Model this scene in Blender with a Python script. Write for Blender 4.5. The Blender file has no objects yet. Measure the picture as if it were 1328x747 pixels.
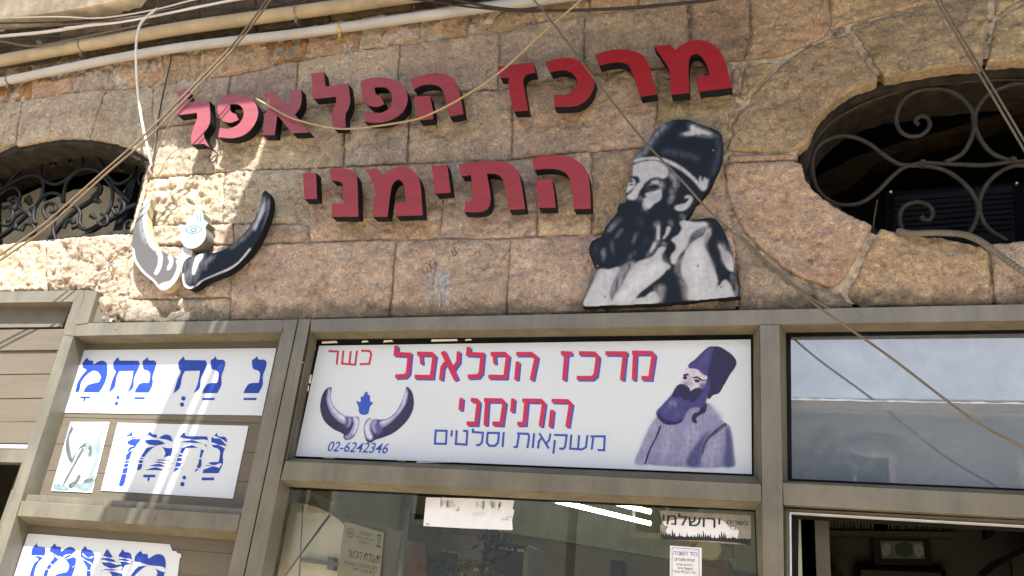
import bpy, math, random
import numpy as np
from mathutils import Vector, Matrix, noise
from mathutils.geometry import delaunay_2d_cdt, tessellate_polygon

random.seed(7)
scene = bpy.context.scene
COL = scene.collection

# ------------------------------------------------------------------ camera
F_PX, YAW, PIT, ROL = 1110.2, -0.343885, 0.381521, 0.104234
D = 3.4                     # metres from the eye to the facade plane
EYE = Vector((0.0, -D, 1.6))
_cy, _sy, _cp, _sp = math.cos(YAW), math.sin(YAW), math.cos(PIT), math.sin(PIT)
FW = Vector((_sy * _cp, _cy * _cp, _sp))
_R = Vector((_cy, -_sy, 0.0))
_U = _R.cross(FW)
_cr, _sr = math.cos(ROL), math.sin(ROL)
RT = _cr * _R + _sr * _U
UP = -_sr * _R + _cr * _U
cam_data = bpy.data.cameras.new('camera')
cam_data.sensor_width = 36
cam_data.lens = F_PX / 1328 * 36
cam_data.clip_start = 0.05
cam_data.clip_end = 2000
cam = bpy.data.objects.new('camera', cam_data)
COL.objects.link(cam)
cam.matrix_world = Matrix(((RT.x, UP.x, -FW.x, EYE.x), (RT.y, UP.y, -FW.y, EYE.y), (RT.z, UP.z, -FW.z, EYE.z), (0, 0, 0, 1)))
scene.camera = cam

# ------------------------------------------------------------------ light
SUN_TRAVEL = Vector((-0.21, 0.70, -1.0)).normalized()
world = bpy.data.worlds.new('World')
scene.world = world
world.use_nodes = True
wn = world.node_tree
wn.nodes.clear()
sky = wn.nodes.new('ShaderNodeTexSky')
sky.sky_type = 'NISHITA'
sky.sun_disc = False
to_sun = -SUN_TRAVEL
sky.sun_elevation = math.asin(to_sun.z)
sky.sun_rotation = math.atan2(to_sun.x, to_sun.y)
sky.dust_density = 2.5
sky.air_density = 1.0
bg = wn.nodes.new('ShaderNodeBackground')
bg.inputs['Strength'].default_value = 0.115
wo = wn.nodes.new('ShaderNodeOutputWorld')
wn.links.new(sky.outputs[0], bg.inputs[0])
wn.links.new(bg.outputs[0], wo.inputs[0])
sun_data = bpy.data.lights.new('sun', 'SUN')
sun_data.energy = 5.0
sun_data.angle = math.radians(0.5)
sun_data.color = (1.0, 0.96, 0.89)
sun = bpy.data.objects.new('sun', sun_data)
sun.rotation_euler = SUN_TRAVEL.to_track_quat('-Z', 'Y').to_euler()
sun.location = (2, -8, 12)
COL.objects.link(sun)
scene.view_settings.view_transform = 'Standard'
scene.view_settings.look = 'None'
scene.view_settings.exposure = 1.75
scene.view_settings.gamma = 1.0

# ------------------------------------------------------------------ helpers
def at(px, py, Y=0.0):
    """the point of the photographed place on the plane y = Y (facade plane is y = 0)"""
    d = RT * ((px - 664) / F_PX) - UP * ((py - 373.5) / F_PX) + FW
    k = (D + Y) / d.y
    return EYE + d * k

def Z(ox, oy, s, pts):
    out = []
    for p in pts:
        out.append((ox + p[0] / s, oy + p[1] / s) + tuple(p[2:]))
    return out

def smooth(pts, n=6, closed=True):
    """points flagged with a third item are smooth, the rest are corners"""
    N = len(pts)
    out = []
    rng = range(N) if closed else range(N - 1)
    for i in rng:
        p, q = pts[i], pts[(i + 1) % N]
        sp, sq = len(p) > 2, len(q) > 2
        if not sp and not sq:
            out.append((p[0], p[1]))
            continue
        P, Q = Vector(p[:2]), Vector(q[:2])
        L = (Q - P)
        if sp and (closed or i > 0):
            a = Vector(q[:2]) - Vector(pts[i - 1][:2])
            tp = a.normalized() * L.length if a.length > 0 else L
        else:
            tp = L
        if sq and (closed or i + 2 < N):
            a = Vector(pts[(i + 2) % N][:2]) - P
            tq = a.normalized() * L.length if a.length > 0 else L
        else:
            tq = L
        for k in range(n):
            t = k / n
            h = (2*t**3 - 3*t**2 + 1) * P + (t**3 - 2*t**2 + t) * tp + (-2*t**3 + 3*t**2) * Q + (t**3 - t**2) * tq
            out.append((h.x, h.y))
    if not closed:
        out.append(tuple(pts[-1][:2]))
    return out

S = 1   # smooth flag

def area2(p):
    return sum(p[i][0] * p[(i + 1) % len(p)][1] - p[(i + 1) % len(p)][0] * p[i][1] for i in range(len(p))) / 2

def link(name, me, mats=(), parent=None):
    o = bpy.data.objects.new(name, me)
    COL.objects.link(o)
    if me is not None:
        if not isinstance(mats, (list, tuple)):
            mats = [mats]
        if len(me.materials) == 0:
            for m in mats:
                me.materials.append(m)
    if parent is not None:
        o.parent = parent
        o.matrix_parent_inverse = Matrix.Translation(-parent.location)
    return o

def mesh_from(name, verts, faces, fm=None, smooth_faces=False):
    me = bpy.data.meshes.new(name)
    me.from_pydata([tuple(v) for v in verts], [], faces)
    if fm is not None:
        me.polygons.foreach_set('material_index', fm)
    if smooth_faces:
        me.polygons.foreach_set('use_smooth', [True] * len(me.polygons))
    me.update()
    return me

def tag(o, label=None, cat=None, group=None, kind=None):
    if label: o['label'] = label
    if cat: o['category'] = cat
    if group: o['group'] = group
    if kind: o['kind'] = kind
    return o

def empty(name, loc, label, cat, group=None):
    o = bpy.data.objects.new(name, None)
    COL.objects.link(o)
    o.location = loc
    o.empty_display_size = 0.1
    return tag(o, label, cat, group)

class MB:
    """collects verts and faces of one mesh"""
    def __init__(self):
        self.v, self.f, self.m = [], [], []
    def add(self, verts, faces, m=0):
        b = len(self.v)
        self.v += [tuple(v) for v in verts]
        self.f += [tuple(b + i for i in f) for f in faces]
        self.m += [m] * len(faces)
    def box(self, x0, x1, y0, y1, z0, z1, m=0):
        vs = [(x, y, z) for x in (x0, x1) for y in (y0, y1) for z in (z0, z1)]
        self.add(vs, [(0, 1, 3, 2), (4, 6, 7, 5), (0, 4, 5, 1), (2, 3, 7, 6), (0, 2, 6, 4), (1, 5, 7, 3)], m)
    def prism(self, poly_xz, yf, yb, m_front=0, m_side=0, back=True):
        """poly in (x,z); front at y=yf, back at y=yb"""
        p = list(poly_xz)
        if area2(p) < 0:
            p.reverse()
        n = len(p)
        F = [(a, yf, b) for a, b in p]
        B = [(a, yb, b) for a, b in p]
        tris = tessellate_polygon([[Vector((a, b, 0)) for a, b in p]])
        self.add(F, [t if True else t for t in fix(tris, p)], m_front)
        if back:
            self.add(B, [tuple(reversed(t)) for t in fix(tris, p)], m_side)
        self.add(F + B, [(i, i + n, (i + 1) % n + n, (i + 1) % n) for i in range(n)], m_side)
    def tube(self, pts, r, n=8, m=0, cap=True):
        pts = [Vector(p) for p in pts]
        rs = r if isinstance(r, (list, tuple)) else [r] * len(pts)
        t0 = (pts[1] - pts[0]).normalized()
        ref = Vector((0, 1, 0)) if abs(t0.y) < 0.8 else Vector((1, 0, 0))
        u = t0.cross(ref).normalized()
        vs = []
        for i, p in enumerate(pts):
            a = pts[max(i - 1, 0)]; b = pts[min(i + 1, len(pts) - 1)]
            t = (b - a).normalized()
            u = (u - t * u.dot(t))
            u = u.normalized() if u.length > 1e-6 else t.orthogonal().normalized()
            w = t.cross(u)
            for k in range(n):
                an = 2 * math.pi * k / n
                vs.append(p + (u * math.cos(an) + w * math.sin(an)) * rs[i])
        fs = []
        for i in range(len(pts) - 1):
            for k in range(n):
                fs.append((i*n + k, i*n + (k+1) % n, (i+1)*n + (k+1) % n, (i+1)*n + k))
        if cap:
            fs.append(tuple(reversed(range(n)))); fs.append(tuple((len(pts)-1)*n + k for k in range(n)))
        self.add(vs, fs, m)
    def build(self, name, mats, parent=None, sm=False):
        me = mesh_from(name, self.v, self.f, self.m, sm)
        return link(name, me, mats, parent)

def fix(tris, p):
    """orient triangles counter-clockwise in (x,z) seen from -y"""
    out = []
    for a, b, c in tris:
        A = (p[b][0]-p[a][0])*(p[c][1]-p[a][1]) - (p[c][0]-p[a][0])*(p[b][1]-p[a][1])
        if abs(A) < 1e-14:
            continue
        out.append((a, b, c) if A > 0 else (a, c, b))
    return out

def XZ(pts, Y):
    r = []
    for p in pts:
        w = at(p[0], p[1], Y)
        r.append((w.x, w.z))
    return r

def prism_px(name, pts, yf, yb, mats, parent=None, bevel=0.0, n=6):
    mb = MB()
    mb.prism(XZ(smooth(pts, n), yf), yf, yb, 0, 1 if isinstance(mats, (list, tuple)) and len(mats) > 1 else 0)
    o = mb.build(name, mats, parent)
    if bevel:
        weld(o)
        b = o.modifiers.new('bevel', 'BEVEL'); b.width = bevel; b.segments = 2; b.limit_method = 'ANGLE'; b.angle_limit = math.radians(50)
    return o

def weld(o):
    w = o.modifiers.new('weld', 'WELD'); w.merge_threshold = 0.00005

def path3(pts, n=8, closed=False):
    """smooth path through pixel/depth triples (px,py,Y)"""
    P = [at(a, b, y) for a, b, y in pts]
    out = []
    for i in range(len(P) - 1):
        p0 = P[max(i-1, 0)]; p1 = P[i]; p2 = P[i+1]; p3 = P[min(i+2, len(P)-1)]
        for k in range(n):
            t = k / n
            out.append(0.5 * ((2*p1) + (p2-p0)*t + (2*p0-5*p1+4*p2-p3)*t*t + (3*p1-p0-3*p2+p3)*t**3))
    out.append(P[-1])
    return out

# ------------------------------------------------------------------ materials
def newmat(name):
    m = bpy.data.materials.new(name); m.use_nodes = True
    nt = m.node_tree
    b = nt.nodes['Principled BSDF']
    return m, nt, b

def N(nt, t, **kw):
    n = nt.nodes.new(t)
    for k, v in kw.items():
        if k in n.inputs: n.inputs[k].default_value = v
        else: setattr(n, k, v)
    return n

def ramp(nt, fac, stops):
    r = nt.nodes.new('ShaderNodeValToRGB')
    el = r.color_ramp.elements
    while len(el) < len(stops): el.new(0.5)
    for e, (p, c) in zip(el, stops):
        e.position = p; e.color = (c, c, c, 1) if not isinstance(c, tuple) else c + (1,)
    nt.links.new(fac, r.inputs[0])
    return r.outputs[0]

def mulc(nt, a, b, f=1.0, mode='MULTIPLY'):
    m = nt.nodes.new('ShaderNodeMix'); m.data_type = 'RGBA'; m.blend_type = mode
    for s, v in ((m.inputs[6], a), (m.inputs[7], b)):
        if isinstance(v, tuple): s.default_value = v + (1,)
        else: nt.links.new(v, s)
    if isinstance(f, (int, float)): m.inputs[0].default_value = f
    else: nt.links.new(f, m.inputs[0])
    return m.outputs[2]

def noise_out(nt, scale, detail=6, rough=0.6, vec=None, dist=0.0):
    n = N(nt, 'ShaderNodeTexNoise'); n.inputs['Scale'].default_value = scale
    n.inputs['Detail'].default_value = detail; n.inputs['Roughness'].default_value = rough; n.inputs['Distortion'].default_value = dist
    if vec is not None: nt.links.new(vec, n.inputs['Vector'])
    return n.outputs[0]

def wpos(nt):
    return nt.nodes.new('ShaderNodeNewGeometry').outputs['Position']

def simple(name, col, rough=0.6, metal=0.0, var=0.25, scale=9.0, bump=0.0, bscale=60.0, spec=0.22, stretch=None, dirt=0.0, wear=None, wear2=None):
    m, nt, b = newmat(name)
    b.inputs['Roughness'].default_value = rough
    b.inputs['Metallic'].default_value = metal
    b.inputs['Specular IOR Level'].default_value = spec
    pos = wpos(nt)
    vec = pos
    if stretch:
        mp = N(nt, 'ShaderNodeMapping'); mp.inputs['Scale'].default_value = stretch
        nt.links.new(pos, mp.inputs['Vector']); vec = mp.outputs[0]
    f = noise_out(nt, scale, 7, 0.65, vec)
    c = mulc(nt, tuple(min(1, x * (1 + var)) for x in col), tuple(x * (1 - var) for x in col), ramp(nt, f, [(0.35, 0.0), (0.65, 1.0)]), 'MIX')
    if dirt:
        g = ramp(nt, noise_out(nt, 3.1, 9, 0.72, pos), [(0.5, 0.0), (0.72, 1.0)])
        gm = nt.nodes.new('ShaderNodeMath'); gm.operation = 'MULTIPLY'; gm.inputs[1].default_value = dirt
        nt.links.new(g, gm.inputs[0])
        c = mulc(nt, c, (0.09, 0.075, 0.055), gm.outputs[0], 'MIX')
    if wear:
        g = ramp(nt, noise_out(nt, 38, 6, 0.7, vec), [(0.68, 0.0), (0.72, 1.0)])
        c = mulc(nt, c, wear, g, 'MIX')
    if wear2:
        g = ramp(nt, noise_out(nt, 55, 4, 0.6, pos), [(0.745, 0.0), (0.76, 1.0)])
        c = mulc(nt, c, wear2, g, 'MIX')
        mp2 = N(nt, 'ShaderNodeMapping'); mp2.inputs['Scale'].default_value = (26, 26, 1.6); nt.links.new(pos, mp2.inputs['Vector'])
        g = ramp(nt, noise_out(nt, 1.4, 6, 0.6, mp2.outputs[0]), [(0.55, 0.0), (0.72, 0.45)])
        c = mulc(nt, c, (0.05, 0.045, 0.035), g, 'MIX')
        g = ramp(nt, noise_out(nt, 13, 8, 0.8, pos, 1.0), [(0.60, 0.0), (0.70, 0.55)])
        c = mulc(nt, c, (0.055, 0.05, 0.04), g, 'MIX')
    nt.links.new(c, b.inputs['Base Color'])
    if bump:
        bp = N(nt, 'ShaderNodeBump'); bp.inputs['Strength'].default_value = bump; bp.inputs['Distance'].default_value = 0.004
        nt.links.new(noise_out(nt, bscale, 6, 0.6, vec), bp.inputs['Height'])
        nt.links.new(bp.outputs[0], b.inputs['Normal'])
    return m

def stone_material():
    m, nt, b = newmat('weathered_limestone')
    b.inputs['Roughness'].default_value = 0.92
    b.inputs['Specular IOR Level'].default_value = 0.2
    pos = wpos(nt)
    oi = nt.nodes.new('ShaderNodeObjectInfo')
    # every stone samples its own patch of the texture
    off = nt.nodes.new('ShaderNodeVectorMath'); off.operation = 'SCALE'
    nt.links.new(oi.outputs['Color'], off.inputs[0]); off.inputs['Scale'].default_value = 31.0
    ad = nt.nodes.new('ShaderNodeVectorMath'); nt.links.new(pos, ad.inputs[0]); nt.links.new(off.outputs[0], ad.inputs[1])
    v = ad.outputs[0]
    base = oi.outputs['Color']
    c = mulc(nt, base, ramp(nt, noise_out(nt, 4.5, 8, 0.66, v, 0.4), [(0.3, (0.72, 0.68, 0.63)), (0.5, (1.0, 0.99, 0.98)), (0.7, (1.22, 1.2, 1.12))]))
    c = mulc(nt, c, ramp(nt, noise_out(nt, 34, 6, 0.72, v, 1.6), [(0.32, (0.5, 0.45, 0.4)), (0.45, (0.93, 0.92, 0.91)), (0.57, (1.08, 1.06, 1.0)), (0.67, (1.7, 1.6, 1.3))]))
    c = mulc(nt, c, ramp(nt, noise_out(nt, 95, 5, 0.8, v, 2.2), [(0.34, (0.5, 0.46, 0.42)), (0.48, (0.97, 0.97, 0.97)), (0.54, (1.05, 1.04, 1.02)), (0.64, (1.65, 1.55, 1.3))]))
    # rusty blushes and grey lichen
    c = mulc(nt, c, (0.40, 0.20, 0.12), ramp(nt, noise_out(nt, 6.3, 6, 0.6, v), [(0.54, 0.0), (0.75, 0.36)]), 'MIX')
    c = mulc(nt, c, (0.155, 0.14, 0.12), ramp(nt, noise_out(nt, 3.6, 9, 0.76, pos), [(0.55, 0.0), (0.68, 0.55)]), 'MIX')
    # dark grime specks and hollows
    c = mulc(nt, c, (0.05, 0.04, 0.03), ramp(nt, noise_out(nt, 19, 8, 0.78, v, 0.8), [(0.61, 0.0), (0.68, 0.7)]), 'MIX')
    # soot line above the shop frame (dirt splashed off the metal ledge)
    sx = nt.nodes.new('ShaderNodeSeparateXYZ'); nt.links.new(pos, sx.inputs[0])
    mr = nt.nodes.new('ShaderNodeMapRange'); nt.links.new(sx.outputs['Z'], mr.inputs[0])
    mr.inputs[1].default_value = 2.925; mr.inputs[2].default_value = 3.05; mr.inputs[3].default_value = 0.5; mr.inputs[4].default_value = 0.0
    sm = nt.nodes.new('ShaderNodeMath'); sm.operation = 'MULTIPLY_ADD'; sm.inputs[1].default_value = 1.0
    nt.links.new(noise_out(nt, 9, 7, 0.7, pos), sm.inputs[0]); nt.links.new(mr.outputs[0], sm.inputs[2])
    c = mulc(nt, c, (0.075, 0.07, 0.06), ramp(nt, sm.outputs[0], [(0.68, 0.0), (0.95, 0.75)]), 'MIX')
    nt.links.new(c, b.inputs['Base Color'])
    # relief
    h1 = noise_out(nt, 22, 8, 0.7, v, 0.8)
    h2 = noise_out(nt, 75, 8, 0.78, v, 1.2)
    vp = N(nt, 'ShaderNodeTexVoronoi'); vp.inputs['Scale'].default_value = 60; vp.inputs['Randomness'].default_value = 1.0
    nt.links.new(v, vp.inputs['Vector'])
    pit = ramp(nt, vp.outputs['Distance'], [(0.0, 0.0), (0.35, 1.0)])
    b1 = N(nt, 'ShaderNodeBump'); b1.inputs['Strength'].default_value = 1.0; b1.inputs['Distance'].default_value = 0.024
    nt.links.new(h1, b1.inputs['Height'])
    b2 = N(nt, 'ShaderNodeBump'); b2.inputs['Strength'].default_value = 1.0; b2.inputs['Distance'].default_value = 0.010
    nt.links.new(h2, b2.inputs['Height']); nt.links.new(b1.outputs[0], b2.inputs['Normal'])
    b3 = N(nt, 'ShaderNodeBump'); b3.inputs['Strength'].default_value = 0.25; b3.inputs['Distance'].default_value = 0.004
    nt.links.new(pit, b3.inputs['Height']); nt.links.new(b2.outputs[0], b3.inputs['Normal'])
    nt.links.new(b3.outputs[0], b.inputs['Normal'])
    return m

M = {}
M['stone'] = stone_material()
M['mortar'] = simple('joint_mortar', (0.33, 0.275, 0.21), 0.95, var=0.5, scale=24, bump=1.0, bscale=55, dirt=0.9)
def patchy(m, amount, scale, lo, hi):
    nt = m.node_tree; b = nt.nodes['Principled BSDF']; src = b.inputs['Base Color'].links[0].from_socket
    g = ramp(nt, noise_out(nt, scale, 6, 0.7, wpos(nt)), [(lo, 0.0), (hi, amount)])
    nt.links.new(mulc(nt, src, (0.02, 0.016, 0.012), g, 'MIX'), b.inputs['Base Color'])
patchy(M['mortar'], 0.6, 6.0, 0.54, 0.62)
M['metal'] = simple('olive_grey_frame_paint', (0.108, 0.102, 0.078), 0.38, var=0.20, scale=7, stretch=(1, 1, 0.5), bump=0.18, bscale=9, dirt=0.55, spec=0.6, wear2=(0.30, 0.28, 0.23))
M['metal_matte'] = simple('matte_frame_paint', (0.108, 0.102, 0.078), 0.8, var=0.20, scale=7, stretch=(1, 1, 0.5), bump=0.18, bscale=9, dirt=0.55, spec=0.1, wear2=(0.30, 0.28, 0.23))
M['metal2'] = simple('brown_shutter_paint', (0.100, 0.088, 0.068), 0.5, var=0.10, scale=4, stretch=(0.5, 1, 4), bump=0.12, bscale=10, dirt=0.45)
M['gasket'] = simple('black_rubber_gasket', (0.007, 0.008, 0.010), 0.8, var=0.3, spec=0.08)
M['sheet'] = simple('white_vinyl_sheet', (0.44, 0.49, 0.54), 0.35, var=0.025, scale=3)
M['alu'] = simple('bright_aluminium', (0.55, 0.56, 0.57), 0.35, metal=0.3, var=0.1)
M['blue'] = simple('blue_vinyl', (0.018, 0.045, 0.27), 0.35, var=0.12, scale=14)
M['pblue'] = simple('print_blue', (0.035, 0.07, 0.33), 0.4, var=0.08, scale=30)
M['pred'] = simple('print_red', (0.37, 0.025, 0.06), 0.4, var=0.08, scale=30)
M['side'] = simple('black_letter_side', (0.007, 0.008, 0.011), 0.6, var=0.3, spec=0.1)
M['navy'] = simple('navy_black_paint', (0.007, 0.011, 0.019), 0.6, var=0.35, scale=18, bump=0.2, bscale=120, spec=0.12)
M['iron'] = simple('dark_wrought_iron', (0.026, 0.023, 0.019), 0.6, var=0.35, scale=30, bump=0.4, bscale=200, wear=(0.16, 0.11, 0.06))
M['iron_black'] = simple('black_wrought_iron', (0.006, 0.006, 0.007), 0.55, var=0.35, scale=30, bump=0.4, bscale=200)
M['beige'] = simple('cream_board', (0.34, 0.285, 0.18), 0.8, var=0.1)
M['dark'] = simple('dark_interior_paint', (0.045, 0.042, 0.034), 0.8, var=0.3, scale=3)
M['wood'] = simple('old_wood_beam', (0.075, 0.05, 0.03), 0.7, var=0.4, scale=6, stretch=(1, 1, 8), bump=0.5)
M['cream_pipe'] = simple('cream_pipe_paint', (0.31, 0.26, 0.175), 0.55, var=0.14, scale=7, dirt=0.75, bump=0.2, bscale=40)
M['white_pipe'] = simple('grey_white_pvc', (0.36, 0.36, 0.355), 0.4, var=0.07, scale=6, dirt=0.2)
M['plaster'] = simple('pale_ledge_plaster', (0.58, 0.52, 0.41), 0.9, var=0.25, scale=8, bump=0.8, bscale=30, dirt=0.5)
M['cable_white'] = simple('white_cable', (0.52, 0.51, 0.50), 0.5, var=0.08)
M['cable_cream'] = simple('cream_cable', (0.28, 0.22, 0.13), 0.55, var=0.1)
M['cable_grey'] = simple('grey_brown_cable', (0.10, 0.085, 0.065), 0.55, var=0.15)
M['cable_black'] = simple('black_cable', (0.025, 0.023, 0.022), 0.55, var=0.2)
M['cable_tan'] = simple('tan_twin_cable', (0.15, 0.115, 0.08), 0.55, var=0.15)
M['conduit'] = simple('grey_conduit', (0.12, 0.11, 0.09), 0.6, var=0.15)
M['brass'] = simple('yellowed_clip', (0.42, 0.30, 0.10), 0.4, metal=0.6, var=0.2)
M['zinc'] = simple('dirty_zinc_clip', (0.20, 0.18, 0.15), 0.5, metal=0.5, var=0.3)
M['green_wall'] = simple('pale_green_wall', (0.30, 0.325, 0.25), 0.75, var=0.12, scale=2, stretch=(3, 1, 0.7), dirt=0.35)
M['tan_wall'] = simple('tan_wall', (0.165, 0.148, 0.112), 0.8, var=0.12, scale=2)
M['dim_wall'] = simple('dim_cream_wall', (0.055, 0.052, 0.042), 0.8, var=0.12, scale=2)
M['appliance'] = simple('white_enamel', (0.80, 0.77, 0.68), 0.4, var=0.05)
M['paper'] = simple('aged_paper', (0.42, 0.38, 0.27), 0.7, var=0.1)
M['white_paper'] = simple('white_paper', (0.54, 0.562, 0.6), 0.6, var=0.05, scale=20)
M['black_ink'] = simple('black_ink', (0.02, 0.02, 0.02), 0.6, var=0.1)
M['blue_ink'] = simple('blue_ink', (0.03, 0.04, 0.18), 0.6, var=0.1)
M['street_wall'] = simple('opposite_plaster', (0.46, 0.54, 0.62), 0.9, var=0.12, scale=1.5, dirt=0.0)
M['street_trim'] = simple('opposite_trim', (0.78, 0.78, 0.76), 0.8, var=0.08)
M['paving'] = simple('pale_stone_paving', (0.60, 0.48, 0.33), 0.85, var=0.18, scale=2, bump=0.3, bscale=20, dirt=0.08)
M['asphalt'] = simple('asphalt', (0.06, 0.06, 0.058), 0.9, var=0.25, scale=5, bump=0.5)
M['leaf'] = simple('leaf_green', (0.012, 0.022, 0.010), 0.9, var=0.4, scale=30)
M['leaf_dry'] = simple('leaf_ochre', (0.22, 0.13, 0.03), 0.6, var=0.4, scale=30)
M['bark'] = simple('palm_bark', (0.12, 0.09, 0.06), 0.9, var=0.3, bump=0.8)
M['terracotta'] = simple('terracotta', (0.10, 0.05, 0.03), 0.8, var=0.2)
M['pane_dark'] = simple('dark_pane', (0.008, 0.009, 0.012), 0.6, var=0.2, spec=0.08)
M['frame_brown'] = simple('dark_red_wood_frame', (0.018, 0.006, 0.005), 0.6, var=0.2)
M['frame_black'] = simple('black_picture_frame', (0.006, 0.006, 0.008), 0.9, var=0.2, spec=0.03)
M['tape'] = simple('yellow_tape', (0.45, 0.40, 0.16), 0.5, var=0.1)
M['filler'] = simple('white_filler', (0.7, 0.68, 0.64), 0.7, var=0.1)
M['grey_metal'] = simple('grey_tube', (0.20, 0.20, 0.185), 0.5, var=0.2)

M['slat'] = simple('dim_cream_slat', (0.13, 0.12, 0.085), 0.8, var=0.1)
def paint(name, col, var=0.10, streak=(6, 6, 6), rough=0.5):
    return simple(name, col, rough, var=var, scale=9, stretch=streak, bump=0.15, bscale=90)

def soft(name, col, lo=0.30, hi=0.62, sc=22, streak=(1, 1, 1), var=0.2):
    m = simple(name, col, 0.6, var=var, scale=14, stretch=(2, 2, 2), bump=0.1, bscale=90, spec=0.12)
    nt = m.node_tree; b = nt.nodes['Principled BSDF']; out = nt.nodes['Material Output']
    mp = N(nt, 'ShaderNodeMapping'); mp.inputs['Scale'].default_value = streak
    nt.links.new(wpos(nt), mp.inputs['Vector'])
    f = ramp(nt, noise_out(nt, sc, 8, 0.75, mp.outputs[0], 0.5), [(lo, 0.0), (hi, 1.0)])
    t = nt.nodes.new('ShaderNodeBsdfTransparent'); mx = nt.nodes.new('ShaderNodeMixShader')
    nt.links.new(f, mx.inputs[0]); nt.links.new(t.outputs[0], mx.inputs[1]); nt.links.new(b.outputs[0], mx.inputs[2])
    nt.links.new(mx.outputs[0], out.inputs[0])
    return m
def glass(name, refl, tint, gcol=(0.9, 0.95, 0.95)):
    m = bpy.data.materials.new(name); m.use_nodes = True
    nt = m.node_tree; nt.nodes.clear()
    out = nt.nodes.new('ShaderNodeOutputMaterial')
    tr = nt.nodes.new('ShaderNodeBsdfTransparent'); tr.inputs[0].default_value = tint + (1,)
    gl = nt.nodes.new('ShaderNodeBsdfGlossy'); gl.inputs['Roughness'].default_value = 0.015
    gl.inputs[0].default_value = gcol + (1,)
    mx = nt.nodes.new('ShaderNodeMixShader')
    lw = nt.nodes.new('ShaderNodeFresnel'); lw.inputs[0].default_value = 1.5
    ma = nt.nodes.new('ShaderNodeMath'); ma.operation = 'MULTIPLY_ADD'; ma.inputs[1].default_value = 1.0; ma.inputs[2].default_value = refl
    ma.use_clamp = True
    nt.links.new(lw.outputs[0], ma.inputs[0]); nt.links.new(ma.outputs[0], mx.inputs[0])
    nt.links.new(tr.outputs[0], mx.inputs[1]); nt.links.new(gl.outputs[0], mx.inputs[2])
    nt.links.new(mx.outputs[0], out.inputs[0])
    return m
M['glass'] = glass('shop_glass', 0.02, (0.93, 0.93, 0.89))

def emission(name, col, s):
    m = bpy.data.materials.new(name); m.use_nodes = True
    nt = m.node_tree; nt.nodes.clear()
    out = nt.nodes.new('ShaderNodeOutputMaterial'); e = nt.nodes.new('ShaderNodeEmission')
    e.inputs[0].default_value = col + (1,); e.inputs[1].default_value = s
    nt.links.new(e.outputs[0], out.inputs[0])
    return m
M['tube_light'] = emission('fluorescent_glow', (0.94, 1.0, 0.94), 13.0)

# ------------------------------------------------------------------ ground, street, rooms (structure)
def struct_box(name, mat, *b):
    mb = MB(); mb.box(*b); o = mb.build(name, mat); tag(o, kind='structure'); return o
g = struct_box('ground', M['asphalt'], -60, 60, -60, 40, -0.5, -0.12)
pav = struct_box('pavement', M['paving'], -40, 40, -4.6, 0.4, -0.4, 0.0)
pav2 = struct_box('far_pavement', M['paving'], -40, 40, -9.4, -7.6, -0.4, 0.0)
road = struct_box('road', M['paving'], -40, 40, -7.6, -4.6, -0.4, -0.115)

# ------------------------------------------------------------------ the stone wall
LBOT = [(-80, 421), (97, 421), (368, 418), (968, 402), (1328, 397), (1450, 395)]
wall = empty('stone_wall', (-1.5, 0.1, 2.9), 'weathered tan limestone block wall above the metal shop front with arched window openings', 'wall')

def lerp_line(line, x):
    if x <= line[0][0]:
        a, b = line[0], line[1]
    elif x >= line[-1][0]:
        a, b = line[-2], line[-1]
    else:
        for i in range(len(line) - 1):
            if line[i][0] <= x <= line[i+1][0]:
                a, b = line[i], line[i+1]; break
    return a[1] + (b[1] - a[1]) * (x - a[0]) / (b[0] - a[0])

STONES = []      # (polygon px, colour, proud, deep)
def stone(poly, col, deep=0.06, amp=1.0, proud=0.0):
    STONES.append((poly, col, deep, amp, proud))

def course(top, bot, joints, cols, **kw):
    for i in range(len(joints) - 1):
        (t0, b0), (t1, b1) = joints[i], joints[i+1]
        p = [(t0, lerp_line(top, t0))] + [q for q in top if t0 + 3 < q[0] < t1 - 3] + [(t1, lerp_line(top, t1))]
        p += [(b1, lerp_line(bot, b1))] + [q for q in reversed(bot) if b0 + 3 < q[0] < b1 - 3] + [(b0, lerp_line(bot, b0))]
        stone(p, cols[i % len(cols)], **kw)

GREY = (0.345, 0.303, 0.262); TAN = (0.40, 0.335, 0.268); PINK = (0.385, 0.318, 0.278); OCH = (0.38, 0.28, 0.19); BUFF = (0.43, 0.365, 0.295); SHADED = (0.085, 0.072, 0.055)
RUST = (0.31, 0.175, 0.085); PALE = (0.42, 0.345, 0.25)
L0 = [(-90, 60), (0, 30), (200, -8), (400, -45), (700, -90), (1100, -130)]
L1 = [(-90, 104), (0, 90), (200, 62), (400, 34), (600, 4), (765, -14), (1100, -60)]
LB = [(-90, 146), (-20, 136), (30, 131), (105, 120), (200, 113), (299, 99), (426, 72), (531, 57), (650, 42), (686, 33), (765, 21), (891, 4), (1100, -40)]
LB2 = [(150, 178), (200, 168), (300, 152), (450, 137), (600, 119), (650, 116), (740, 101), (825, 91), (896, 88), (961, 80)]
LC = [(190, 232), (230, 229), (333, 222), (445, 217), (530, 213), (665, 208), (771, 197), (831, 193), (950, 186)]
LDa = [(160, 294), (300, 291), (402, 290)]
LD = [(160, 320), (303, 318), (402, 315), (511, 311), (571, 310), (658, 309), (767, 304), (960, 297)]
course([(-90, 8), (0, -10), (200, -45), (600, -110), (1100, -200)], L0, [(-90, -90), (40, 45), (170, 170), (330, 335), (520, 520), (700, 700)], [SHADED, SHADED])  # dark stone colour paints the shadowed recess behind pipes and cables
course(L0, L1, [(-90, -90), (-10, -5), (75, 80), (160, 158), (260, 262), (330, 335), (430, 430), (540, 535), (640, 640), (790, 790), (940, 940)], [SHADED, SHADED, (0.16, 0.12, 0.075), SHADED])
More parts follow.
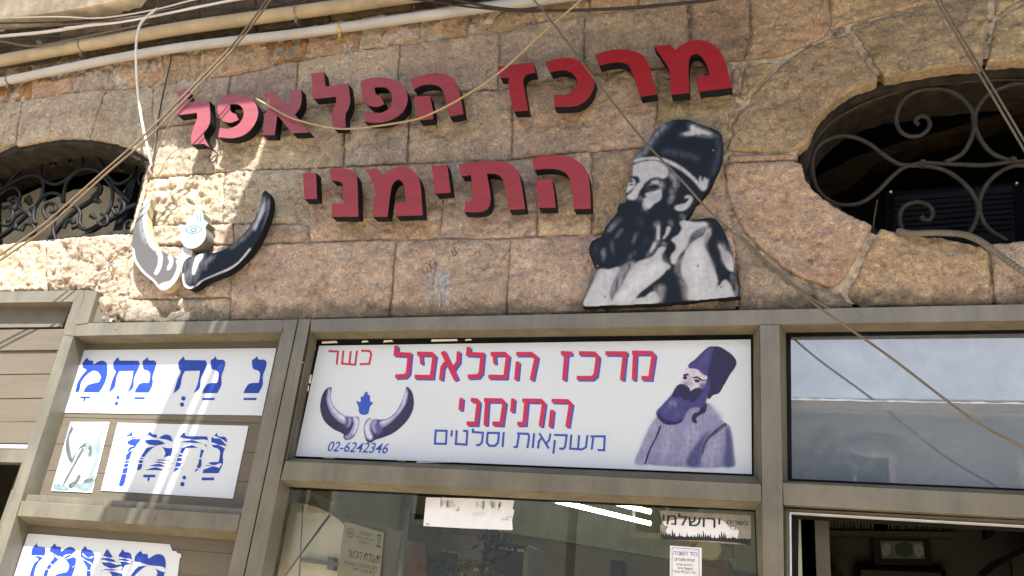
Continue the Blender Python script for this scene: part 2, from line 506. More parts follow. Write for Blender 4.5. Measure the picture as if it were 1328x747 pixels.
course(L1, LB, [(-90, -90), (-15, -20), (40, 42), (92, 95), (150, 148), (212, 214), (262, 258), (345, 352), (398, 402), (470, 466), (540, 548), (610, 606), (690, 696), (765, 765)], [OCH, RUST, OCH, TAN, OCH, OCH], amp=1.5, proud=-0.012)
course([(765, -30), (1100, -70)], [(765, 21), (891, 4), (1100, -40)], [(765, 765), (828, 828), (891, 893)], [OCH, GREY])
course(LB, LB2, [(200, 200), (299, 292), (387, 384), (519, 514), (649, 646), (759, 757), (893, 895)], [GREY, GREY, BUFF, TAN, GREY, TAN])
course(LB2, LC, [(200, 195), (286, 281), (450, 446), (534, 528), (666, 664), (853, 850), (950, 944)], [GREY, TAN, GREY, BUFF, PINK, TAN])
course(LC, LDa, [(195, 174), (292, 290), (402, 402)], [BUFF, GREY], amp=1.7)
course(LDa, LD, [(173, 172), (303, 303), (402, 402)], [TAN, PINK])
course(LC, LD, [(402, 402), (580, 571), (700, 697), (767, 767), (925, 950)], [TAN, PINK, TAN, TAN])
course([(160, 320), (303, 318)], [(160, 389), (303, 386)], [(173, 165), (303, 301)], [PINK])
course([(160, 389), (303, 386)], LBOT, [(165, 163), (300, 299)], [GREY])
course(LD, LBOT, [(303, 299), (515, 505), (662, 657), (790, 786), (955, 955)], [PINK, PINK, PINK, PINK])
# left arch
ARC_L = [(-60, 222), (-20, 203), (0, 196), (39, 187), (75, 181), (120, 181), (150, 187), (181, 199), (196, 211)]
stone([(-90, 146), (-20, 136), (30, 132), (21, 186), (0, 196), (-20, 203), (-60, 222), (-90, 230)], GREY, deep=0.34)
stone([(30, 131), (105, 120), (139, 117), (117, 181), (75, 181), (39, 187), (21, 191)], GREY, deep=0.34)
stone([(139, 117), (200, 113), (200, 168), (196, 211), (181, 199), (150, 187), (117, 181)], GREY, deep=0.34)
stone([(-90, 327), (60, 311), (62, 378), (-90, 382)], BUFF, deep=0.34, amp=1.9)
stone([(60, 311), (172, 302), (165, 345), (163, 388), (163, 418), (128, 420), (126, 377), (62, 378)], BUFF, deep=0.34, amp=1.9)
stone([(200, 168), (230, 166), (228, 229), (193, 232), (185, 264), (172, 302), (168, 302), (182, 250), (190, 219), (197, 211)], TAN, deep=0.34)
# right of the lettering: ring of big voussoirs round the oval window
stone([(896, 4), (973, -16), (973, 50), (965, 79), (928, 82), (896, 88)], TAN)
stone([(973, -16), (1075, -36), (1075, 44), (1064, 51), (1030, 66), (1012, 73), (965, 79), (974, 50)], TAN)
stone([(1075, -36), (1225, -70), (1225, 2), (1101, 31), (1076, 42)], BUFF)
stone([(964, 87), (1000, 81), (1010, 84), (998, 98), (968, 132), (958, 128)], TAN)
stone([(950, 90), (960, 90), (956, 130), (964, 140), (945, 172), (940, 150)], GREY)
stone([(1097, 44), (1138, 100), (1140, 106), (1109, 116), (1079, 136), (1058, 160), (1048, 187), (1027, 197), (943, 197), (946, 169), (967, 136), (997, 99), (1027, 72), (1064, 54)], TAN, deep=0.34)
stone([(1103, 34), (1214, 7), (1281, -6), (1281, 30), (1274, 87), (1253, 86), (1199, 93), (1148, 102), (1140, 92)], TAN, deep=0.34)
stone([(1225, -70), (1300, -84), (1290, -8), (1225, 3)], BUFF)
stone([(1290, 27), (1330, 3), (1430, -20), (1430, 84), (1380, 80), (1328, 78), (1279, 82)], BUFF, deep=0.34)
stone([(1292, -84), (1430, -90), (1430, -24), (1330, -1), (1290, 22)], TAN)
stone([(1027, 199), (1036, 208), (942, 212), (943, 201)], TAN, deep=0.34)
stone([(940, 214), (958, 211), (1024, 209), (1040, 213), (1048, 237), (1061, 252), (1085, 270), (1133, 294), (1115, 325), (1097, 358), (1079, 376), (1027, 355), (988, 325), (967, 303), (952, 276), (943, 246)], TAN, deep=0.34, proud=0.008)
stone([(1142, 296), (1169, 303), (1235, 311), (1274, 320), (1282, 331), (1288, 399), (1115, 400), (1097, 383), (1115, 349), (1127, 322)], PALE, deep=0.34)
stone([(1280, 318), (1340, 312), (1450, 314), (1450, 398), (1290, 399), (1286, 345)], BUFF, deep=0.34)
stone([(926, 196), (938, 214), (943, 262), (950, 298), (928, 298), (922, 240)], PINK)
stone([(948, 300), (964, 306), (985, 328), (1024, 358), (1076, 379), (1092, 384), (1110, 402), (958, 406), (955, 350)], GREY)

def resample(poly, step):
    out = []
    n = len(poly)
    for i in range(n):
        a, b = Vector(poly[i]), Vector(poly[(i+1) % n])
        k = max(1, int((b - a).length / step))
        for j in range(k):
            out.append(a + (b - a) * j / k)
    return out

def inset(pts, d):
    n = len(pts); out = []
    for i in range(n):
        a, p, b = pts[i-1], pts[i], pts[(i+1) % n]
        e1 = (p - a); e2 = (b - p)
        if e1.length < 1e-9 or e2.length < 1e-9:
            out.append(p); continue
        n1 = Vector((-e1.y, e1.x)).normalized(); n2 = Vector((-e2.y, e2.x)).normalized()
        m = n1 + n2
        if m.length < 1e-6: out.append(p); continue
        m.normalize()
        k = d / max(0.5, m.dot(n1))
        out.append(p + m * k)
    return out

def round_corners(pts, it=2):
    """one-sided relaxation so block corners are worn"""
    n = len(pts)
    for _ in range(it):
        pts = [pts[i] * 0.5 + (pts[i-1] + pts[(i+1) % n]) * 0.25 for i in range(n)]
    return pts

STEP = 0.0085
def seg_dist(P, B):
    """distance from points P (n,2) to the closed polyline B (m,2)"""
    A = B; C = np.roll(B, -1, axis=0); E = C - A
    L = (E**2).sum(1) + 1e-12
    best = np.full(len(P), 1e9)
    for i in range(len(A)):
        t = np.clip(((P - A[i]) @ E[i]) / L[i], 0, 1)
        d = ((P - (A[i] + t[:, None] * E[i]))**2).sum(1)
        best = np.minimum(best, d)
    return np.sqrt(best)

def autosmooth(poly, lim=38):
    out = []
    n = len(poly)
    for i in range(n):
        a, p, b = Vector(poly[i-1][:2]), Vector(poly[i][:2]), Vector(poly[(i+1) % n][:2])
        e1, e2 = p - a, b - p
        if e1.length > 1e-6 and e2.length > 1e-6 and math.degrees(e1.angle(e2)) < lim: out.append((p.x, p.y, S))
        else: out.append((p.x, p.y))
    return smooth(out, 5)

def make_stone(idx, poly, col, deep, amp, proud):
    xz = XZ(autosmooth(poly), 0.0)
    if area2(xz) < 0: xz.reverse()
    pts = resample(xz, STEP)
    pts = inset(pts, 0.0022 + 0.0015 * random.random())
    pts = round_corners(pts, 1)
    pts = [p + Vector((noise.noise(Vector((p.x * 30, idx * 3.1, p.y * 30))), noise.noise(Vector((p.x * 30 + 50, idx * 3.1, p.y * 30))))) * 0.0055 + Vector((noise.noise(Vector((p.x * 90, idx * 3.1, p.y * 90))), noise.noise(Vector((p.x * 90 + 50, idx * 3.1, p.y * 90))))) * 0.004 for p in pts]
    B = np.array([[p.x, p.y] for p in pts])
    x0, z0 = B.min(0); x1, z1 = B.max(0)
    gx, gz = np.meshgrid(np.arange(x0, x1, STEP), np.arange(z0, z1, STEP))
    P = np.stack([gx.ravel(), gz.ravel()], 1) + np.random.RandomState(idx).uniform(-0.3, 0.3, (gx.size, 2)) * STEP
    d = seg_dist(P, B)
    P = P[d > STEP * 0.55]
    nb = len(pts)
    vs2 = pts + [Vector(p) for p in P.tolist()]
    r = delaunay_2d_cdt(vs2, [], [list(range(nb))], 1, 1e-7)
    V2, faces = r[0], r[2]
    Q = np.array([[v.x, v.y] for v in V2])
    dd = seg_dist(Q, B)
    tilt = (random.uniform(-0.012, 0.012), random.uniform(-0.012, 0.012))
    cx, cz = Q.mean(0)
    base = random.uniform(-0.004, 0.006) + proud
    V = []
    for (x, z), e in zip(Q, dd):
        edge = min(1.0, e / (0.010 + 0.035 * max(0.0, noise.noise(Vector((x * 11, idx, z * 11)))) + 0.008 * abs(noise.noise(Vector((x * 40, idx, z * 40)))))); edge = 1 - (1 - edge)**2
        v = Vector((x, idx * 1.7, z))
        h = 0.011 * noise.noise(v * 6.0) + 0.008 * noise.noise(v * 15.0) + 0.0055 * noise.noise(v * 38.0) + 0.003 * noise.noise(v * 80.0)
        pit = noise.noise(v * 22.0 + Vector((9, 9, 9)))
        if pit > 0.32: h -= (pit - 0.32) * 0.035
        n1 = abs(noise.noise(v * 9.0 + Vector((3, 7, 1))))
        if n1 < 0.05: h -= 0.006 * (1 - n1 / 0.05)
        n2 = noise.noise(v * 13.0 + Vector((30, 7, 1)))
        if n2 > 0.12: h += 0.005 * min(1.0, (n2 - 0.12) / 0.05)
        h *= amp
        y = -(base + 0.009 * edge + 0.001 + h * (0.5 + 0.5 * edge) + tilt[0] * (x - cx) + tilt[1] * (z - cz))
        V.append((x, y, z))
    # side walls going into the masonry
    loop = None
    faces = [list(f) for f in faces]
    cnt = {}
    for f in faces:
        A = 0
        for i in range(len(f)):
            a, b = f[i], f[(i+1) % len(f)]
            cnt[(a, b)] = 1
    bound = [(a, b) for (a, b) in cnt if (b, a) not in cnt]
    back = {}
    ny = 0
    fs = list(faces)
    for a, b in bound:
        for q in (a, b):
            if q not in back:
                back[q] = len(V); V.append((V[q][0], deep, V[q][2]))
        fs.append([b, a, back[a], back[b]])
    # orientation: make face fronts look to -y
    me = bpy.data.meshes.new('stone'); me.from_pydata(V, [], fs)
    me.polygons.foreach_set('use_smooth', [i < len(faces) for i in range(len(fs))])
    me.update()
    if len(me.polygons) and me.polygons[0].normal.y > 0:
        me.flip_normals()
    o = link('stone', me, M['stone'], wall)
    j = [random.uniform(0.96, 1.04) for _ in range(3)]
    m = random.uniform(0.92, 1.1)
    k = min(1.0, max(0.0, (sum(p[0] for p in poly) / len(poly) - 520) / 420)) * min(1.0, max(0.12, (270 - sum(p[1] for p in poly) / len(poly)) / 150))   # stones tinted browner and darker towards the upper right
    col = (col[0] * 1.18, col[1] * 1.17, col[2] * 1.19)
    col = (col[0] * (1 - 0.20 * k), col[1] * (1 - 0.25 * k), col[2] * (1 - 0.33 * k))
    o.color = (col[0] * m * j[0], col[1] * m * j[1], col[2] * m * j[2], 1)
    return o

for i, s in enumerate(STONES):
    make_stone(i, *s)

# mortar bed behind the stones, with the two window openings cut out
OPEN_L = [(-60, 330), (-60, 222), (-20, 203), (0, 196), (39, 187), (75, 181), (120, 181), (150, 187), (181, 199), (193, 213), (185, 255), (172, 302)]
OPEN_R = [(1450, 84), (1380, 80), (1328, 78), (1283, 82), (1253, 86), (1199, 93), (1143, 104), (1109, 116), (1079, 136), (1058, 160), (1048, 187), (1039, 211), (1048, 237), (1061, 252), (1085, 270), (1133, 293), (1169, 303), (1235, 311), (1286, 314), (1340, 312), (1450, 314)]
def mortar():
    def shrink(p, d):
        q = [Vector(a) for a in XZ(autosmooth(p), 0)]
        if area2([tuple(a) for a in q]) < 0: q.reverse()
        return inset(q, -d)
    h1 = shrink(OPEN_L, 0.03); h2 = shrink(OPEN_R, 0.03)
    tl = at(-90, 0); 
    low = [Vector(q) for q in XZ([(-90, 376), (122, 374), (128, 417), (368, 412), (968, 396), (1450, 389)], 0.0)]
    out = [Vector((-5.9, low[0].y))] + low + [Vector((2.2, low[-1].y)), Vector((2.2, 7.0)), Vector((-5.9, 7.0))]
    h1 = list(reversed(h1)); h2 = list(reversed(h2))
    loops = [[Vector((p.x, p.y, 0)) for p in L] for L in (out, h1, h2)]
    tris = tessellate_polygon(loops)
    allp = out + h1 + h2
    mb = MB()
    P = [(p.x, p.y) for p in allp]
    mb.add([(a, 0.0065, b) for a, b in P], fix(tris, P))
    mb.add([(a, 0.05, b) for a, b in P], fix(tris, P))
    o = mb.build('mortar_bed', M['mortar'], wall)
    return o
mortar()

# ------------------------------------------------------------------ raised red letters
def red(t):  # t blends fading and sky haze into the letter colour
    a, b = (0.21, 0.006, 0.010), (0.205, 0.058, 0.074)
    return tuple(a[i] * (1 - t) + b[i] * t for i in range(3))
YF, YB = -0.115, -0.060
def letter(label, polys, haze_fade, group='raised red sign letters'):
    if haze_fade < 0.8: haze_fade *= 0.75
    fm = simple('letter_red', red(haze_fade), 0.38, var=0.10, scale=6, stretch=(1, 1, 5), dirt=0.10)
    allp = [XZ(smooth(p, 5), YF) for p in polys]
    xs = [a for p in allp for a, b in p]; zs = [b for p in allp for a, b in p]
    side = MB()
    for p in allp:
        side.prism(p, YF + 0.0015, YB, 0, 0)
    # short studs hold the letter off the stone
    for p in allp:
        cx = sum(a for a, b in p) / len(p)
        top = sorted(p, key=lambda q: -q[1])[0]
    o = side.build('sign_letter', M['side'])
    tag(o, label, 'letter', group)
    # stud
    for p in allp:
        ins = inset([Vector(q) for q in (p if area2(p) > 0 else list(reversed(p)))], 0.018)
        for k in (0, len(ins) // 2):
            c = ins[k]; st = MB(); st.tube([(c.x, YB - 0.002, c.y), (c.x, 0.01, c.y)], 0.004, 6)
            st.build('fixing_stud', M['zinc'], o)
    f = MB()
    for p in allp:
        f.prism(p, YF, YF + 0.0014, 0, 0, back=False)
    f.build('letter_face', fm, o)
    return o
A1 = (220, 80, 6.2222); A2 = (390, 70, 6.225); A3 = (460, 70, 6.794); A4 = (640, 50, 6.794); A5 = (760, 40, 6.64); A6 = (385, 200, 7.378); A7 = (550, 190, 5.774)
letter('chipped pinkish red Hebrew lamed at the left end of the upper row', [Z(*A1, [(50,240),(130,215),(152,240),(150,325),(320,315),(326,480,S),(303,540,S),(275,590,S),(320,690),(275,662),(175,668),(175,600,S),(200,510,S),(222,450,S),(218,412),(62,432),(55,395),(80,300)])], 1.0)
letter('sun-striped pinkish red Hebrew pe, second from the left in the upper row', [Z(*A1, [(390,335),(430,285,S),(520,262,S),(610,270,S),(670,310,S),(710,380,S),(705,460,S),(660,540,S),(590,595,S),(500,617,S),(390,608),(405,535),(470,540,S),(540,515,S),(585,465,S),(597,410,S),(580,365,S),(540,342,S),(485,345),(492,400,S),(535,425),(555,470),(490,492,S),(425,475,S),(395,430,S),(388,380,S)])], 0.95)
letter('pinkish red Hebrew alef in the upper row crossed by the cream cable', [Z(*A1, [(748,258),(850,243),(955,358),(975,320,S),(972,230),(1060,222),(1065,300,S),(1050,370,S),(1010,428),(1130,570),(990,577),(868,430),(848,592),(750,592),(760,470,S),(775,415,S),(815,360)])], 0.85)
letter('paler red Hebrew lamed in the upper row with the cream cable over its foot', [Z(*A2, [(82,158),(185,145),(200,262),(385,240),(400,385),(385,440,S),(362,490,S),(362,590),(262,595),(250,520,S),(262,460,S),(285,400),(285,345),(105,362),(90,330),(95,270)])], 0.75)
letter('paler red Hebrew pe in the upper row between the unlit lamed and he', [Z(*A3, [(52,260),(60,240,S),(130,215,S),(240,207,S),(340,225,S),(420,275,S),(462,350,S),(462,430,S),(430,500,S),(370,555,S),(280,595,S),(180,607,S),(82,595),(88,515),(160,520,S),(240,515,S),(300,480,S),(327,420,S),(320,350,S),(280,300,S),(240,292,S),(172,295),(185,355),(228,368),(262,440),(200,465,S),(120,450,S),(75,400,S),(58,330,S)])], 0.65)
letter('two-piece red Hebrew he in the middle of the upper row', [Z(*A3, [(492,225),(570,195,S),(700,170,S),(800,180,S),(870,220,S),(905,280,S),(925,340,S),(958,528),(835,552),(790,360,S),(760,300,S),(700,270,S),(600,275,S),(520,312)]), Z(*A3, [(525,375),(662,368),(690,500),(690,572),(568,585),(545,520),(535,450)])], 0.42)
letter('bright red Hebrew zayin, a short bar on one stem, in the upper row', [Z(*A4, [(35,245),(100,238),(170,228),(350,212),(370,300),(290,320,S),(262,370,S),(270,430,S),(305,635),(178,642),(130,410,S),(140,345),(58,345)])], 0.1)
letter('bright red Hebrew kaf open to the left in the upper row', [Z(*A4, [(455,212),(540,182,S),(640,170,S),(720,182,S),(800,215,S),(860,280,S),(895,380),(870,470,S),(820,540,S),(740,590,S),(650,600,S),(535,602),(530,492),(650,492,S),(710,450,S),(738,400,S),(725,340,S),(680,295,S),(600,278,S),(500,298)])], 0.02)
letter('bright red Hebrew resh, second from the right in the upper row', [Z(*A5, [(80,208),(170,175,S),(290,158,S),(400,170,S),(480,205,S),(530,270,S),(560,350,S),(610,545),(468,567),(420,420,S),(385,330,S),(350,285,S),(280,270,S),(200,278,S),(115,297)])], 0.0)
letter('bright red Hebrew mem at the right end of the upper row', [Z(*A5, [(585,132),(725,118),(770,165),(830,115,S),(900,85,S),(990,80,S),(1080,110,S),(1150,170,S),(1200,270,S),(1258,487),(978,523),(945,402),(1062,385),(1050,320,S),(1010,240,S),(955,198,S),(905,215,S),(885,280,S),(888,535),(733,550),(722,370,S),(700,300,S)])], 0.0)
letter('small paler red Hebrew yod at the left end of the lower row', [Z(*A6, [(58,178),(182,175),(192,425),(70,430)])], 0.62)
letter('paler red Hebrew nun, second from the left in the lower row', [Z(*A6, [(315,148),(400,132,S),(480,140,S),(550,180,S),(575,230,S),(588,598),(333,598),(333,475),(443,470),(440,300,S),(420,265,S),(330,250)])], 0.55)
letter('red Hebrew mem in the middle of the lower row', [Z(*A6, [(660,145),(770,140),(822,205),(880,155,S),(970,122,S),(1050,122,S),(1110,155,S),(1155,210,S),(1180,290,S),(1205,583),(948,592),(938,465),(1045,455),(1030,330,S),(1010,270,S),(970,243,S),(925,275,S),(900,340,S),(868,598),(728,600),(735,480,S),(752,360,S),(720,260,S)])], 0.45)
letter('small red Hebrew yod between mem and tav in the lower row', [Z(*A7, [(55,145),(172,138),(200,345),(85,353)])], 0.4)
letter('red Hebrew tav, second from the right in the lower row', [Z(*A7, [(258,138),(300,128,S),(430,110,S),(540,108,S),(640,130,S),(695,175,S),(720,240,S),(757,468),(635,475),(600,290,S),(580,235,S),(545,208,S),(470,202),(492,330,S),(497,400,S),(480,460,S),(430,488,S),(300,490),(308,408),(350,408,S),(365,370,S),(350,213),(280,222)])], 0.38)
letter('two-piece red Hebrew he at the right end of the lower row', [Z(*A7, [(808,92),(850,78,S),(1000,65,S),(1090,78,S),(1170,125,S),(1220,190,S),(1240,300,S),(1248,465),(1120,468),(1105,320,S),(1075,215,S),(1010,175,S),(930,165,S),(825,175)]), Z(*A7, [(835,255),(955,245),(972,330),(985,457),(858,458)])], 0.35)

# ------------------------------------------------------------------ painted boards
P_W = paint('white_brush_paint', (0.31, 0.325, 0.36), 0.16)
P_W2 = paint('chalk_white_paint', (0.40, 0.42, 0.45), 0.12)
P_G = soft('grey_blue_paint', (0.096, 0.108, 0.14), streak=(1.0, 1.0, 0.45), sc=55)
P_G2 = soft('lilac_grey_paint', (0.168, 0.172, 0.2), streak=(1.0, 1.0, 0.45), sc=55)
P_D = soft('soft_navy_paint', (0.035, 0.047, 0.075), streak=(1.0, 1.0, 0.45), sc=55)
P_N = M['navy']
P_MID = paint('sunlit_navy_paint', (0.10, 0.10, 0.11), 0.2)  # left horn is navy; its sun brightness is put into this grey
P_ICE = paint('pale_blue_paint', (0.23, 0.32, 0.35), 0.06)

def art(name, patches, y, mats, parent, dy=0.0004, n=5):
    """flat painted patches laid one over the other on a board"""
    mb = MB()
    for i, (mi, poly) in enumerate(patches):
        yy = y - dy * (i + 1)
        p = XZ(smooth([(q[0], q[1], S) if len(q) == 2 else q[:2] for q in poly], n), yy)
        if area2(p) < 0: p.reverse()
        tris = tessellate_polygon([[Vector((a, b, 0)) for a, b in p]])
        mb.add([(a, yy, b) for a, b in p], fix(tris, p), mi)
    return mb.build(name, mats, parent)

def attr_paint(name, rough=0.55, spec=0.12):
    m, nt, b = newmat(name)
    b.inputs['Roughness'].default_value = rough; b.inputs['Specular IOR Level'].default_value = spec
    a = nt.nodes.new('ShaderNodeVertexColor'); a.layer_name = 'Paint'
    nt.links.new(a.outputs[0], b.inputs['Base Color'])
    bp = N(nt, 'ShaderNodeBump'); bp.inputs['Strength'].default_value = 0.15; bp.inputs['Distance'].default_value = 0.003
    nt.links.new(noise_out(nt, 70, 6, 0.6, wpos(nt)), bp.inputs['Height']); nt.links.new(bp.outputs[0], b.inputs['Normal'])
    return m
M['brushwork'] = attr_paint('hand_brushwork'); M['banner_ink'] = attr_paint('banner_ink', 0.4, 0.2)
def blur(A, r):
    r = max(0, int(round(r)))
    for _ in range(2):
        for ax in (0, 1):
            if r == 0: continue
            P = np.pad(A, [(r, r) if k == ax else (0, 0) for k in range(2)], mode='edge')
            c = np.cumsum(P, axis=ax); z = np.zeros_like(np.take(c, [0], axis=ax)); c = np.concatenate([z, c], axis=ax)
            n_ = A.shape[ax]
            A = (np.take(c, range(2*r + 1, 2*r + 1 + n_), axis=ax) - np.take(c, range(0, n_), axis=ax)) / (2*r + 1)
    return A
def inside(poly, X, Zc):
    r = np.zeros(X.shape, bool); n_ = len(poly)
    for i in range(n_):
        (x0, z0), (x1, z1) = poly[i], poly[(i+1) % n_]
        if z0 == z1: continue
        r ^= ((z0 > Zc) != (z1 > Zc)) & (X < (x1 - x0) * (Zc - z0) / (z1 - z0) + x0)
    return r
def brush(name, patches, y, cols, base, parent, cell=0.003, outline=None, soft_=None, dry=(), mat='brushwork', seed=1, streak=(1, 7)):
    """the painting as one pigment field on a fine mesh: every stroke is laid down, feathered and streaked over the last"""
    rs_ = np.random.RandomState(seed)
    polys = [(mi, XZ(smooth([(q[0], q[1], S) if len(q) == 2 else q[:2] for q in poly], 5), y)) for mi, poly in patches]
    ol = XZ(outline, y) if outline else None
    allp = ol if ol else [q for _, p in polys for q in p]
    x0, x1 = min(q[0] for q in allp), max(q[0] for q in allp); z0, z1 = min(q[1] for q in allp), max(q[1] for q in allp)
    if not ol: x0 -= 6*cell; x1 += 6*cell; z0 -= 6*cell; z1 += 6*cell
    nx, nz = int((x1 - x0) / cell) + 2, int((z1 - z0) / cell) + 2
    X, Zg = np.meshgrid(x0 + np.arange(nx) * cell, z0 + np.arange(nz) * cell)
    C = np.ones((nz, nx, 3)) * np.array(base); T = np.zeros((nz, nx))
    def field(a, b):
        f = rs_.rand(nz, nx); f = blur(f, 0)
        P = f
        for ax, r in ((0, b), (1, a)):
            Q = np.pad(P, [(r, r) if k == ax else (0, 0) for k in range(2)], mode='edge'); c = np.cumsum(Q, axis=ax)
            z = np.zeros_like(np.take(c, [0], axis=ax)); c = np.concatenate([z, c], axis=ax); n_ = P.shape[ax]
            P = (np.take(c, range(2*r+1, 2*r+1+n_), axis=ax) - np.take(c, range(0, n_), axis=ax)) / (2*r+1)
        P = (P - P.mean()) / (P.std() + 1e-9)
        return P
    streaks = field(*streak); mott = field(3, 3)
    for mi, p in polys:
        a = inside(p, X, Zg).astype(float)
        a = blur(a, (soft_ or {}).get(mi, 1))
        if mi in dry: a = a * np.clip(0.78 + 0.22 * streaks + 0.12 * mott, 0, 1)
        col = np.array(cols[mi])[None, None, :] * (1 + 0.035 * streaks + 0.05 * mott)[:, :, None]
        C = C * (1 - a[:, :, None]) + col * a[:, :, None]; T = np.maximum(T, a)
    keep = inside(ol, X + cell / 2, Zg + cell / 2) if ol else (T > 0.03)
    k = keep[:-1, :-1]
    ii, jj = np.nonzero(k)
    idx = ii * nx + jj
    F = np.stack([idx, idx + 1, idx + nx + 1, idx + nx], 1)
    used, inv = np.unique(F.ravel(), return_inverse=True)
    V = np.stack([X.ravel()[used], np.full(len(used), y), Zg.ravel()[used]], 1)
    me = bpy.data.meshes.new(name); me.from_pydata(V.tolist(), [], inv.reshape(-1, 4).tolist())
    ca = me.color_attributes.new('Paint', 'FLOAT_COLOR', 'POINT')
    cc_ = np.ones((len(used), 4)); cc_[:, :3] = np.clip(C.reshape(-1, 3)[used], 0.002, 1)
    ca.data.foreach_set('color', cc_.ravel()); me.update()
    return link(name, me, M[mat], parent)
C_W = (0.33, 0.345, 0.38); C_W2 = (0.42, 0.44, 0.47); C_G = (0.13, 0.145, 0.185); C_G2 = (0.20, 0.205, 0.24); C_D = (0.035, 0.047, 0.075); C_N = (0.007, 0.011, 0.019)
# portrait cut-out
B1 = (750, 145, 4.818); B2 = (750, 270, 5.532)
sil = Z(*B1, [(342,325),(350,295,S),(390,240,S),(440,180,S),(480,120,S),(540,75,S),(600,52,S),(680,50,S),(780,85,S),(870,118,S),(898,155,S),(902,230,S),(890,310,S),(850,410,S),(800,500,S),(765,540,S),(735,575,S),(700,630,S),(668,672)]) + \
      Z(*B2, [(775,88),(860,80,S),(970,72,S),(1020,120,S),(1060,200,S),(1090,290,S),(1115,380,S),(1120,450,S),(1150,560,S),(1160,632),(600,683),(30,705),(45,650,S),(80,540,S),(125,440),(95,370,S),(78,310,S),(95,240,S),(165,200,S),(200,130,S)]) + \
      Z(*B1, [(240,635),(255,580,S),(300,560,S),(295,500,S),(310,450,S),(340,400,S),(338,360,S)])
por = prism_px('portrait_cutout', sil, -0.050, -0.008, [M['navy'], M['side']])
tag(por, 'black and white painted cutout of a bearded man in a tall dark hat looking left', 'cutout sign')
pp = []
def a1(m, pts): pp.append((m, Z(*B1, pts)))
def a2(m, pts): pp.append((m, Z(*B2, pts)))
# 0 white 1 chalk 2 greyblue 3 lilac 4 soft navy 5 navy
a1(4, [(480,125),(540,80),(590,58),(570,95),(510,165),(440,240),(370,285),(352,300),(390,240),(430,190)])
a1(2, [(500,105),(545,80),(520,130),(470,180),(440,215),(455,165)])
a1(2, [(440,235),(405,280),(356,302),(352,296),(392,245),(430,210)])
a1(2, [(635,138),(690,118),(682,72),(720,78),(790,104),(860,145),(870,160),(800,158),(720,150),(660,154)])
a1(0, [(660,138),(700,120),(700,84),(740,100),(800,120),(830,140),(770,138),(700,146)])
a1(4, [(850,150),(880,165),(888,230),(875,310),(838,400),(850,330),(862,270),(868,200)])
a1(4, [(520,250),(600,235),(700,262),(760,300),(700,290),(600,270)])
a1(0, [(343,312),(352,298),(430,284),(520,288),(620,328),(700,388),(760,448),(788,492),(772,492),(738,452),(678,392),(600,342),(510,304),(420,300),(350,316)])
a1(0, [(762,398),(775,435),(790,408),(803,428),(812,412),(810,445),(790,490),(762,460)])
a1(0, [(344,334),(400,312),(480,306),(540,332),(566,380),(545,412),(520,416),(495,408),(450,418),(412,445),(390,440),(375,405),(332,395),(342,360)])
a1(0, [(412,445),(385,490),(358,545),(312,546),(302,528),(330,505),(356,465),(388,438)])
a1(0, [(318,416),(350,425),(352,460),(302,508),(298,490),(316,440)])
a1(5, [(320,425),(345,430),(340,440),(322,440)])
a1(5, [(318,452),(345,452),(330,462)])
a1(3, [(440,450),(490,425),(530,445),(522,482),(470,475),(440,488)])
a1(5, [(440,462),(470,458),(505,462),(500,478),(470,482),(445,480)])
a1(0, [(460,436),(492,430),(505,445),(470,450)])
a1(0, [(420,512),(455,500),(490,492),(518,486),(522,505),(516,545),(470,578),(440,606),(416,592),(404,545),(425,535)])
a1(3, [(430,535),(470,530),(500,520),(490,545),(450,550)])
a1(3, [(360,535),(385,530),(398,550),(370,552)])
a1(0, [(398,565),(410,580),(425,615),(412,608)])
a1(2, [(556,395),(575,372),(600,388),(626,438),(612,490),(572,512),(592,440)])
a1(3, [(590,400),(612,425),(612,470),(585,500),(603,450)])
a1(2, [(570,530),(600,515),(595,545),(568,575)])
a1(0, [(665,530),(700,524),(714,550),(672,610),(622,618),(602,594),(648,575),(676,552)])
a1(5, [(668,545),(690,540),(680,560),(650,575)])
a1(2, [(640,640),(690,690),(650,684)])
a1(2, [(480,690),(510,745),(495,745),(475,705)])
a2(3, [(470,0),(492,20),(480,22),(462,4)])
# beard strokes
a2(2, [(572,90),(584,180),(574,250),(536,320),(488,352),(498,322),(545,252),(562,180)])
a2(0, [(575,120),(580,180),(572,230),(566,180)])
a2(0, [(545,240),(560,255),(520,320),(515,310)])
for st in ([(418,172),(424,190),(382,262),(384,240)], [(290,88),(215,172),(245,110)], [(180,290),(186,378),(176,378)], [(242,230),(250,330),(272,365),(246,325),(235,262)], [(408,308),(380,355),(358,364)], [(320,150),(270,215),(295,165)]):
    a2(2, st)
for st in ([(300,60),(260,110),(310,80)], [(440,60),(455,150),(448,150)], [(500,200),(470,280),(480,230)], [(130,260),(120,330),(115,290)], [(350,220),(330,290),(340,240)]):
    a2(4, st)
# coat
a2(0, [(146,442),(220,440),(300,430),(262,510),(236,580),(232,650),(246,694),(42,698),(70,600),(110,520)])
a2(2, [(122,446),(150,446),(110,520),(72,590),(50,655),(42,655),(60,580),(90,500)])
a2(0, [(412,394),(530,346),(575,290),(600,276),(625,284),(600,340),(612,382),(655,410),(650,440),(590,492),(500,562),(436,622),(470,640),(520,602),(562,604),(580,676),(245,694),(256,630),(310,560),(345,480)])
a2(1, [(330,560),(420,480),(520,420),(600,400),(560,470),(450,540),(380,620),(330,660),(280,650)])
a2(3, [(300,430),(412,392),(345,480),(312,560),(262,640),(232,650),(236,580),(262,510)])
a2(2, [(305,430),(350,412),(300,500),(262,580),(240,620),(240,580),(268,510)])
a2(5, [(655,440),(590,500),(500,570),(420,630),(420,650),(500,610),(560,560),(610,600),(660,560)])
a2(3, [(545,580),(610,555),(612,610),(590,676),(575,660),(562,606)])
